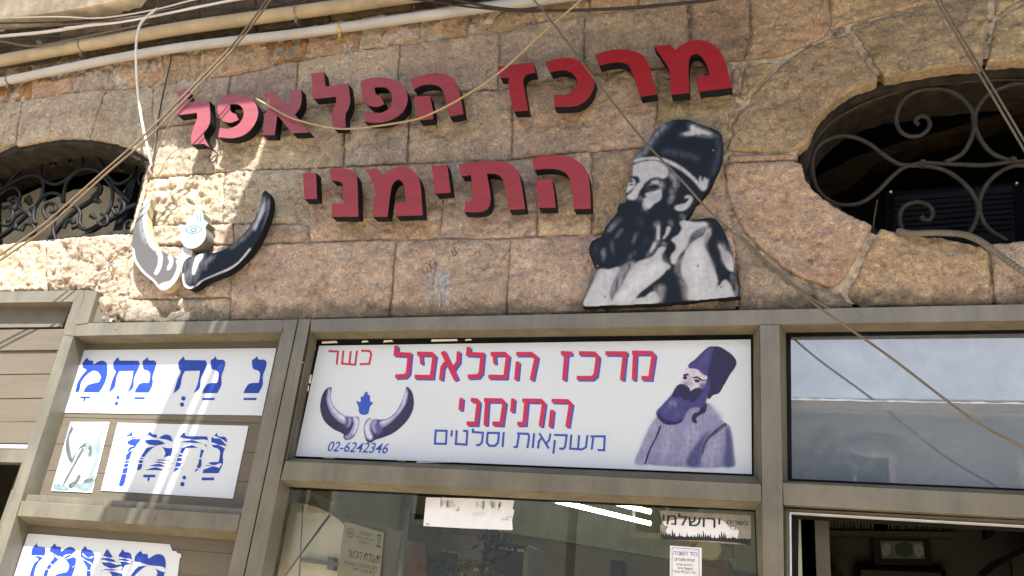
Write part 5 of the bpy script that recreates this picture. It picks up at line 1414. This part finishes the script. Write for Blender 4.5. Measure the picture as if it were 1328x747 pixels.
glyphs('blue_lettering', B5, [fit(G_MEM, 900, 1188, 190, 480), fit(G_NUN[:1] + G_NUN[1:], 820, 948, 178, 520)[0:0] or [(855,215,S),(868,195,S),(882,178),(892,198),(930,206,S),(945,232,S),(942,280),(880,300),(862,272,S),(852,240,S)],
    [(735,235),(765,178),(780,190,S),(840,290),(895,292),(870,345),(900,420),(830,420),(790,345),(720,335),(765,318),(740,290,S),(725,260,S)],
    [(582,195,S),(598,170,S),(612,155),(625,180),(655,188,S),(676,215,S),(672,262,S),(650,305),(645,420),(615,420),(625,310),(600,270,S),(580,230,S)],
    fit(G_MEM, 300, 546, 138, 430), [(232,170),(252,150),(262,133),(268,158),(322,166),(326,195,S),(310,238,S),(275,270,S),(250,330,S),(235,420),(205,420),(220,340,S),(245,280,S),(275,245,S),(230,232,S),(225,200,S)]], s4)
slashes(B5, s4, [sl(225,232,270,225,320,236,6), sl(350,200,390,215,430,250,5), sl(350,215,400,235,440,262,6), sl(450,240,500,215,545,240,7), sl(420,230,470,250,550,200,5), sl(320,290,350,280,380,300,8), sl(310,330,335,320,370,340,8), sl(580,240,620,262,660,285,6), sl(590,210,630,240,670,232,4),
    sl(725,232,780,240,830,248,6), sl(725,262,790,270,850,286,10), sl(730,300,800,320,880,310,8), sl(730,340,800,335,880,342,9), sl(850,240,900,246,948,260,4), sl(850,262,900,266,945,276,4), sl(960,282,1070,296,1190,330,9), sl(600,330,630,330,660,335,7), sl(520,310,535,300,560,310,5)])

# ------------------------------------------------------------------ grilles
def grille(name, T, curves, Y, r, mat, label, extra=None):
    root = empty(name, at(*Z(*T, [(400, 600)])[0], Y), label, 'window grille')
    for c in curves:
        pts = Z(*T, c)
        mb = MB(); mb.tube(path3([(p[0], p[1], Y) for p in pts], 6), r * 1.15, 8)
        mb.build('scroll_bar', mat, root, True)
    return root
C4 = (1030, 80, 3.114)
GY = 0.10
gr = grille('window_grille', C4, [
    [(610,405),(680,370),(722,290),(725,220),(690,160),(630,120),(560,110),(480,125),(430,170),(412,230),(425,275),(460,300),(510,298),(545,265),(540,230),(510,220),(490,240),(503,256)],
    [(1100,380),(928,402),(880,404),(760,418),(600,412),(520,410),(450,425),(400,460),(330,530),(270,570),(200,580),(150,565),(100,525),(78,470),(75,390),(100,340),(160,305),(230,303),(300,330),(360,375),(420,412),(480,420),(540,422),(600,436),(660,470),(710,520),(742,580),(735,640),(702,700)],
    [(1100,150),(1000,100),(928,90),(870,95),(790,130),(745,180),(728,240),(750,310),(800,370),(870,398)],
    [(1100,450),(928,420),(860,430),(790,480),(752,550),(750,610),(780,670),(860,725)],
    [(445,700),(425,640),(440,590),(490,568),(540,580),(560,610),(545,640),(515,635),(522,624)]], GY, 0.0085, M['iron'], 'rusty dark iron scroll grille in the oval window at the right')
mb = MB(); mb.tube(path3([(p[0], p[1], GY) for p in Z(*C4, [(190,600),(130,560),(85,500),(64,440),(62,385),(85,320),(150,245),(230,195),(310,158),(430,120),(600,90),(800,74),(928,75),(1100,85)])], 6), 0.0075, 8); mb.build('rim_bar', M['iron'], gr, True)
for (cx, cy) in [(727, 232), (744, 585), (520, 413), (885, 402), (70, 430)]:
    p = at(*Z(*C4, [(cx, cy)])[0], GY); mb = MB(); mb.tube([(p.x, p.y, p.z - 0.016), (p.x, p.y, p.z + 0.016)], 0.0135, 8); mb.build('collar', M['iron'], gr)
C3 = (0, 180, 5.335)
GLY = 0.17
CL = [
    [(-200,400),(-60,380),(40,330),(110,290),(180,258),(250,255),(295,290),(300,350),(280,420),(240,480),(225,540),(250,590)],
    [(50,325),(90,265),(140,215),(200,180),(290,150)],
    [(372,160),(378,180),(360,188),(342,168),(352,135),(330,138),(292,180),(280,235),(305,285),(370,315),(430,300),(500,250),(550,200),(572,150),(550,115),(510,115),(482,140),(488,170),(512,165)],
    [(440,440),(445,360),(475,285),(540,225),(610,205),(680,225),(740,290),(775,350),(775,430),(740,520),(680,590),(600,630),(550,612)],
    [(560,120),(620,108),(680,140),(720,200),(770,285),(830,312),(900,272),(936,215),(930,165),(880,150),(840,170),(828,205),(855,222),(872,208)],
    [(-200,470),(-60,440),(0,390),(50,350),(110,343),(140,390),(130,440),(150,490),(195,510),(218,560),(225,600)],
    [(385,700),(368,620),(400,520),(460,468),(530,476),(556,520),(552,580),(580,620)],
    [(232,590),(240,490),(300,400),(370,375),(425,398),(434,440)],
    [(-100,620),(0,590),(60,600),(110,540),(170,505),(215,545)],
    [(1030,215),(990,225),(962,270),(970,310),(1010,320)],
    [(60,430),(100,400),(130,440),(110,490),(70,480)],
    [(-150,300),(-60,250),(0,300),(0,360),(-60,390)],
    [(600,330),(650,300),(700,330),(690,380),(650,400)], [(330,560),(300,500),(330,450),(380,460),(385,500),(350,510)],
    [(150,640),(180,590),(230,600),(240,650),(200,670)], [(440,620),(470,570),(520,560),(540,600),(500,620)],
    [(700,520),(740,540),(740,590),(700,600),(680,570)], [(820,420),(860,450),(850,510),(800,520),(780,480),(810,465)],
    [(880,690),(860,640),(870,590),(905,570),(940,600)], [(20,480),(60,470),(90,500),(80,560),(40,570)]]
gl_ = grille('window_grille', C3, CL, GLY, 0.0095, M['iron_black'], 'black wrought iron scroll grille in the arched window at the left')
for c in ([(715,250),(800,345),(900,440)], [(560,690),(690,605),(800,540),(900,478),(985,445)], [(-60,720),(60,640),(150,560),(230,480)], [(340,700),(420,600),(520,500),(640,420),(700,330)]):
    mb = MB(); mb.tube(path3([(p[0], p[1], GLY + 0.012) for p in Z(*C3, c)], 5), 0.016, 8); mb.build('thick_bar', M['iron_black'], gl_, True)
rk = random.Random(5)
for (cx, cy, R) in [(195,420,34),(208,440,26),(105,610,26),(130,620,22),(665,420,30),(650,395,24),(685,435,20),(640,530,26),(655,545,18),(505,575,24),(905,605,28),(920,620,20),(25,590,24),(92,440,22),(60,420,20)]:
    mb = MB(); c = at(*Z(*C3, [(cx, cy)])[0], GLY - 0.005); rad = R / 5.335 * 0.0042
    n, mm = 10, 6; vs = []; fs = []
    for i in range(mm + 1):
        th = math.pi * i / mm
        for k in range(n):
            ph = 2 * math.pi * k / n; q = rad * (1 + 0.3 * math.sin(3 * ph + i) + rk.uniform(-.1, .1))
            vs.append((c.x + q * math.sin(th) * math.cos(ph), c.y + 0.6 * q * math.cos(th), c.z + q * math.sin(th) * math.sin(ph)))
    for i in range(mm):
        for k in range(n): fs.append((i*n+k, i*n+(k+1)%n, (i+1)*n+(k+1)%n, (i+1)*n+k))
    mb.add(vs, fs); mb.build('leaf_rosette', M['iron_black'], gl_, True)
# dark lining of the two window openings: soot left, painted shade right
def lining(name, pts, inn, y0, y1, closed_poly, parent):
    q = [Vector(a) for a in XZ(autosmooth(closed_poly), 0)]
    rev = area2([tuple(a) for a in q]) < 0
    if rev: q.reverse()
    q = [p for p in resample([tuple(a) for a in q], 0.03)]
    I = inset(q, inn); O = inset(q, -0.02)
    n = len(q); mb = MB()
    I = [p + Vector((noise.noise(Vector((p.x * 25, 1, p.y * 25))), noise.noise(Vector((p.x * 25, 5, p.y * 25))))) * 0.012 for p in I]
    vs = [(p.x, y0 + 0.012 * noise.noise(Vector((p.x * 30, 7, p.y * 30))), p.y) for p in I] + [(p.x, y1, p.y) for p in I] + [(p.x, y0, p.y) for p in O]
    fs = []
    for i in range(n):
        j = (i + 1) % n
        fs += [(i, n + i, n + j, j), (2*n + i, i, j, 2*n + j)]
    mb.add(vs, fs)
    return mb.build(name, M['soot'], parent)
M['soot'] = simple('soot_shade_black', (0.022, 0.018, 0.014), 0.95, var=0.5, scale=14, bump=1.0, bscale=40)
lining('soot_shade_lining', None, 0.035, 0.012, 0.35, OPEN_L, wall)
lining('soot_shade_lining', None, 0.014, 0.055, 0.35, OPEN_R, wall)
# behind the left grille
thing_prism('cream_shutter', [(-60, 282), (0, 264), (20, 258), (52, 243), (56, 262), (95, 246), (135, 240), (158, 250), (165, 240), (215, 236), (190, 345), (-60, 345)], 0.33, 0.36, M['beige'], 'cream board standing inside the left arched window', 'board')
for q in ([(166, 232), (178, 226), (155, 320), (140, 320)],):
    thing_prism('window_mullion', q, 0.22, 0.27, M['iron_black'], 'dark upright window bar behind the left grille', 'window bar')
# behind the right grille
thing_prism('ceiling_beam', Z(*C4, [(60,480),(250,380),(430,325),(700,250),(1100,120),(1100,190),(930,205),(730,265),(520,320),(330,410),(220,520),(100,560)]), 1.0, 1.15, M['wood'], 'rough brown wooden beam rising inside the oval window', 'beam')
bp = thing_prism('fan_unit', Z(*C4, [(368,525),(1000,480),(1010,740),(365,740)]), 0.5, 0.6, M['frame_black'], 'black framed box unit standing inside the oval window', 'fan unit')
prism_px('grille_panel', Z(*C4, [(405,545),(880,500),(895,740),(400,740)]), 0.49, 0.498, M['pane_dark'], bp)
for k in range(8):
    yy = 560 + k * 21
    prism_px('louvre', Z(*C4, [(405,yy),(885,yy-36),(885,yy-32),(405,yy+4)]), 0.482, 0.4895, M['gasket'], bp)
for c in ((390, 527), (898, 492)):
    p = at(*Z(*C4, [c])[0], 0.49); mb = MB(); mb.tube([(p.x, 0.485, p.z), (p.x, 0.502, p.z)], 0.006, 8); mb.build('screw', M['alu'], bp)
thing_prism('wall_panel', Z(*C4, [(200,640),(240,560),(365,520),(365,740),(200,740)]), 1.2, 1.24, M['dim_wall'], 'dull olive panel beside the black unit in the oval window', 'panel')
cc = MB(); cc.tube([at(*Z(*C4, [p])[0], 0.45) for p in [(335,560),(322,640),(316,720)]], 0.004, 6); tag(cc.build('thin_wire', M['cable_tan'], None, True), 'thin tan wire hanging left of the black unit in the oval window', 'wire')

# ------------------------------------------------------------------ scribbles on the masonry
def on_stone(name, lines, T, r, mat, label):
    bpy.context.view_layer.update()
    dg = bpy.context.evaluated_depsgraph_get()
    root = None
    for k, ln in enumerate(lines):
        pts = smooth(Z(*T, [(a, b, S) for a, b in ln]), 5, False)
        P = []
        for q in pts:
            w = at(q[0], q[1], -0.01)
            hit, loc, *_ = scene.ray_cast(dg, Vector((w.x, -0.5, w.z)), Vector((0, 1, 0)), distance=0.7)
            P.append(Vector((w.x, (loc.y if hit else -0.01) - 0.0008, w.z)))
        vs = []; fs = []
        for i, p in enumerate(P):
            d = (P[min(i+1, len(P)-1)] - P[max(i-1, 0)]); d.y = 0; d.normalize(); n_ = Vector((-d.z, 0, d.x)) * r
            vs += [p - n_, p + n_]
        for i in range(len(P) - 1): fs.append((2*i, 2*i+1, 2*i+3, 2*i+2))
        me = mesh_from(name, vs, fs)
        if root is None:
            root = link(name, me, mat); tag(root, label, 'graffiti')
        else:
            link('stroke', me, mat, root)
M['marker'] = simple('faded_marker', (0.07, 0.075, 0.10), 0.9, var=0.3, scale=60)
M['chalk'] = simple('grey_chalk_smear', (0.27, 0.28, 0.31), 0.95, var=0.5, scale=90)
Z6 = (300, 190, 3.32)
on_stone('scribble', [[(830,510),(845,505),(860,525),(850,540),(840,520)], [(855,490),(860,520),(885,515),(880,500)], [(870,480),(880,530),(870,560)], [(950,450),(960,470),(975,455),(985,440)], [(960,435),(970,465),(955,475)]], Z6, 0.0022, M['marker'], 'small dark marker scribble on the pinkish stone below the lower row of letters')
rg = random.Random(4)
on_stone('chalk_smear', [[(x, y), (x + rg.uniform(-6, 6), y + 25), (x + rg.uniform(-10, 4), y + 60)] for x, y in [(905 + rg.uniform(-25, 40), 520 + rg.uniform(0, 130)) for _ in range(34)]] + [[(845, 560), (850, 620), (848, 690)], [(860, 550), (858, 640)], [(880, 440), (870, 500)]], Z6, 0.0028, M['chalk'], 'grey vertical chalk smear on the pinkish stone above the shop sign')

# ------------------------------------------------------------------ pipes, ledge, cables
ld = thing_prism('plaster_ledge', [(-120, -60), (260, -90), (170, -4), (100, 11), (45, 19), (0, 24), (-120, 44)], -0.12, 0.02, M['plaster'], 'pale crumbling plaster ledge at the top left corner above the cables', 'ledge', 0.01)
def run(name, pts, r, mat, label, cat, group=None, n=10, seg=8):
    mb = MB(); mb.tube(path3(pts, seg), r, n); o = mb.build(name, M[mat], None, True); return tag(o, label, cat, group)
Yp = -0.065
p1 = run('water_pipe', [(-100, 98, Yp), (0, 79, Yp), (120, 57, Yp), (240, 36, Yp), (400, 14, Yp), (531, -5, Yp), (700, -30, Yp)], 0.040, 'cream_pipe', 'thick dirty cream pipe running along the top of the wall', 'pipe', n=20)
p2 = run('drain_pipe', [(-100, 128, -0.045), (0, 106.5, -0.045), (199, 67, -0.045), (400, 42, -0.045), (600, 14, -0.045), (760, -8, -0.045)], 0.0285, 'white_pipe', 'smooth grey-white plastic pipe just below the thick cream pipe', 'pipe', n=20)
def clip(owner, pxy, Y, r, mat, w=0.012, name='pipe_clip', ang=-0.16):
    c = at(pxy[0], pxy[1], Y); mb = MB()
    d = Vector((math.cos(0.1), 0, math.sin(0.1)))
    mb.tube([c - d * w, c + d * w], r + 0.004, 16)
    mb.box(c.x - w, c.x + w, c.y, 0.01, c.z - r - 0.03, c.z - r + 0.005)
    mb.build(name, M[mat], owner)
clip(p2, (442, 36.5), -0.045, 0.0285, 'brass', 0.007); clip(p2, (12, 104), -0.045, 0.0285, 'zinc', 0.006)
clip(p1, (386, 16), Yp, 0.040, 'zinc', 0.006); clip(p1, (107, 59.5), Yp, 0.040, 'zinc', 0.004)
z1 = lambda l, Y: [(x / 3.32, y / 3.32, Y) for x, y in l]
G = 'cable bundle at the top left'
run('cable', z1([(-200,180),(0,157),(220,135),(480,92),(660,58),(1000,0),(1300,-50)], -0.10), 0.011, 'cable_white', 'thickest pale cable of the bundle, running just above the cream pipe', 'cable', G)
run('cable', z1([(-200,140),(0,125),(300,104),(600,78),(800,30),(1000,-15)], -0.11), 0.006, 'cable_grey', 'grey cable of the bundle rising to the top edge left of the white loop', 'cable', G)
run('cable', z1([(-200,80),(0,76),(260,72),(430,78),(650,45),(830,0),(1000,-40)], -0.13), 0.005, 'cable_white', 'thin pale cable of the bundle hugging the plaster ledge', 'cable', G)
run('cable', z1([(280,120),(500,98),(700,62),(1050,-10),(1200,-40)], -0.14), 0.007, 'cable_white', 'pale cable of the bundle starting beside the white loop', 'cable', G)
run('cable', z1([(-200,170),(0,158),(350,160),(480,150),(640,122),(1000,60),(1300,20)], -0.09), 0.006, 'cable_black', 'black cable of the bundle lying on top of the cream pipe', 'cable', G)
run('cable', z1([(-200,160),(0,178),(100,196),(170,196),(320,168),(640,100)], -0.12), 0.006, 'cable_grey', 'sagging grey cable of the bundle near the left edge', 'cable', G)
run('cable', z1([(-200,105),(0,100),(300,92),(620,60),(900,10),(1100,-30)], -0.12), 0.005, 'cable_black', 'thin black cable of the bundle between the two pale ones', 'cable', G)
run('cable', z1([(700,60),(900,42),(1150,25),(1330,-10),(1500,-50)], -0.10), 0.007, 'cable_black', 'black cable crossing behind the twin diagonal cable at the top', 'cable', G)
run('hanging_cable', [(204, 11, -0.17), (190, 22, -0.19), (181, 34, -0.19), (176.5, 60, -0.18), (178, 111, -0.16), (184, 157, -0.13), (192, 195, -0.09), (197, 216, -0.05)], 0.0075, 'cable_white', 'bright white cable looping down the wall to the left arched window', 'cable')
run('hanging_cable', [(222, 70, -0.03), (221, 80, -0.035), (213, 115, -0.03), (207, 145, -0.03), (203, 180, -0.03), (196, 220, -0.04)], 0.004, 'cable_black', 'thin dark cable hanging from the grey-white pipe left of the letters', 'cable')
run('hanging_cable', [(260, 118, -0.125), (236, 140, -0.125), (218, 165, -0.11), (205, 192, -0.09), (196, 222, -0.04)], 0.004, 'cable_tan', 'thin tan cable curving from behind the leftmost letter to the arched window', 'cable')
tw = empty('twin_cable', at(180, 180, -0.5), 'pair of tan cables crossing the top left corner diagonally', 'cable')
for dx, dy in ((0, 0), (5, 3.5)):
    mb = MB(); mb.tube(path3([(-60 + dx, 372 + dy, -0.25), (0 + dx, 331 + dy, -0.27), (60 + dx, 288 + dy, -0.29), (131 + dx, 225 + dy * 0.5, -0.30), (184 + dx, 178 + dy, -0.30), (240 + dx * 0.7, 122 + dy, -0.29), (300 + dx * 0.5, 60 + dy, -0.28), (346 + dx, 0, -0.26), (380 + dx, -50, -0.24)], 8), 0.0052, 8)
    mb.build('strand', M['cable_tan'], tw, True)
run('hanging_cable', [(775, -25, -0.25), (753, 0, -0.24), (700, 46, -0.22), (650, 92, -0.20), (600, 126, -0.18), (560, 147, -0.17), (531, 156.6, -0.16), (471, 165.5, -0.15), (432, 166, -0.145), (381, 154, -0.14), (350, 138, -0.13), (333, 128.5, -0.12)], 0.0052, 'cable_cream', 'cream cable sagging across the upper row of red letters', 'cable')
run('hanging_cable', [(680, -25, -0.30), (692.5, 0, -0.30), (708, 18, -0.30), (771, 102, -0.29), (834, 181, -0.28), (886, 236, -0.27), (928, 282, -0.26), (990, 335, -0.25), (1055, 393, -0.24), (1150, 460, -0.24), (1256, 540, -0.24), (1328, 581, -0.24), (1400, 620, -0.24)], 0.0048, 'cable_grey', 'long grey-brown cable crossing the cutout portrait down to the lower right', 'cable')
run('hanging_cable', [(960, 306, -0.03), (985, 330, -0.02), (1020, 362, -0.02), (1050, 385, -0.02), (1075, 400, -0.03)], 0.005, 'cable_grey', 'short weathered cable lying on the stone right of the cutout portrait', 'cable')
run('hanging_cable', [(540, -14, -0.14), (605, 3, -0.14), (650, 11, -0.14), (695, 13.5, -0.14), (760, 13, -0.14), (831, 9, -0.14), (920, 0, -0.14), (1000, -14, -0.14)], 0.0078, 'cable_black', 'thick black cable sagging along the top edge in the middle', 'cable')
run('hanging_cable', [(520, -2, -0.10), (560, 2, -0.10), (600, 8, -0.11), (660, 14, -0.12), (700, 15, -0.12)], 0.005, 'cable_black', 'thin black cable beside the thick one at the top edge', 'cable')
tr = empty('twin_cable', at(1270, 100, -0.3), 'pair of grey cables falling steeply at the top right corner', 'cable')
for dx, dx2 in ((0, 0), (6, 7)):
    mb = MB(); mb.tube(path3([(1202 + dx, -30, -0.30), (1214 + dx, 0, -0.30), (1256 + dx, 72, -0.30), (1290 + dx2, 130, -0.30), (1330 + dx2, 198, -0.30), (1400 + dx2, 320, -0.30)], 6), 0.0047, 8)
    mb.build('strand', M['cable_grey'], tr, True)
# corrugated conduit on the sill
pts = path3([(1165, 300, 0.0), (1181, 303, -0.035), (1211, 302, -0.05), (1245, 303.5, -0.06), (1268, 311, -0.07), (1290, 326, -0.08), (1328, 353, -0.09), (1420, 410, -0.10)], 60)
rs = [0.0125 + 0.0016 * math.sin(i * 2 * math.pi / 6) for i in range(len(pts))]
mb = MB(); mb.tube(pts, rs, 12); tag(mb.build('corrugated_conduit', M['conduit'], None, True), 'ribbed grey conduit lying over the sill of the oval window', 'conduit')

# ------------------------------------------------------------------ unseen canopies added out of frame to shape the sun patch
ZS = 5.9
def edge_x(px, py, Y=0.0):
    p = at(px, py, Y); return p.x + 0.21 * (ZS - p.z)
XE = edge_x(330, 225)
cn = empty('shade_slab', (-5, 0.0, ZS), 'added unseen balcony slab shading the wall above the arched window on the left', 'balcony')
mb = MB(); mb.box(-8.5, XE, -1.34, 0.05, ZS, ZS + 0.14); mb.build('slab', M['plaster'], cn)
aw = empty('shade_awning', (0, 0.0, ZS), 'added unseen sheet awning shading the wall above the shop sign', 'awning')
sa = edge_x(240, 552, 0.064); sb_ = edge_x(253, 556, 0.064)
mb = MB()
mb.box(XE + 0.005, 3.6, -2.1, 0.05, ZS, ZS + 0.03)
for u, v in ((XE + 0.005, sa - 0.012), (sa + 0.012, sb_ - 0.009), (sb_ + 0.009, 3.6)): mb.box(u, v, -3.4, -2.1005, ZS, ZS + 0.03)  # slits shaped to throw two sun streaks on the left bay
mb.build('shade_sheet', M['metal2'], aw)
mb = MB()
for x in (XE + 0.1, 0.5, 3.4): mb.box(x - 0.02, x + 0.02, -3.38, 0.04, ZS - 0.05, ZS - 0.003)
mb.build('rafter', M['metal'], aw)

# ------------------------------------------------------------------ across the street (seen mirrored in the glass)
def facing_building(x0, x1, y, h_, label, seed):
    r = empty('street_building', ((x0 + x1) / 2, y, 0), label, 'building')
    mb = MB(); mb.box(x0, x1, y - 7, y, -0.1, h_); mb.build('wall', M['street_wall'], r)
    mb = MB(); mb.box(x0 - 0.1, x1 + 0.1, y - 7.1, y + 0.18, h_ + 0.003, h_ + 0.22); mb.build('cornice', M['street_trim'], r)
    rn = random.Random(seed); x = x0 + 0.9
    while x < x1 - 1.2:
        for z in (0.7, 3.15):
            f = MB(); f.box(x - 0.08, x + 0.98, y + 0.003, y + 0.07, z - 0.08, z + 1.28); fo = f.build('window', M['street_trim'], r)
            f = MB(); f.box(x, x + 0.42, y + 0.073, y + 0.08, z, z + 1.2); f.box(x + 0.48, x + 0.9, y + 0.073, y + 0.08, z, z + 1.2); f.build('pane', M['pane_dark'], fo)
        x += 2.1 + rn.random() * 0.5
facing_building(-14, -3.4, -9.6, 6.2, 'plastered two-storey house across the street on the left', 1)
facing_building(-3.2, 9, -9.4, 4.95, 'low plastered house across the street with framed windows', 2)
pl = empty('palm_tree', (0.15, -8.4, 0), 'small palm tree in front of the low house across the street', 'tree')
mb = MB(); mb.tube([(0.15, -8.4, -0.02), (0.18, -8.42, 1.6), (0.12, -8.4, 4.05)], [0.14, 0.11, 0.10], 10); mb.build('trunk', M['bark'], pl, True)
rn = random.Random(11)
for k in range(40):
    a = rn.uniform(0, 2 * math.pi); up_ = rn.uniform(0.1, 1.0); L = rn.uniform(0.8, 1.2)
    mb = MB(); prev = Vector((0.12, -8.4, 4.05)); cpts = [prev]
    for s_ in range(1, 9):
        t = s_ / 8; cpts.append(Vector((0.12 + math.cos(a) * L * t, -8.4 + math.sin(a) * L * t, 4.05 + up_ * L * t - 0.75 * L * t * t)))
    mb.tube(cpts, 0.006, 4)
    for s_ in range(1, 9):
        for q in (0.0, 0.5):
            c = cpts[s_ - 1].lerp(cpts[s_], q); d = (cpts[s_] - cpts[s_ - 1]).normalized(); sd = d.cross(Vector((0, 0, 1))).normalized()
            for sg in (-1, 1):
                tip = c + sd * sg * 0.2 + d * 0.16 - Vector((0, 0, 0.05)); mb.add([c, c + d * 0.05, tip], [(0, 1, 2)])
    mb.build('frond', M['leaf'], pl)
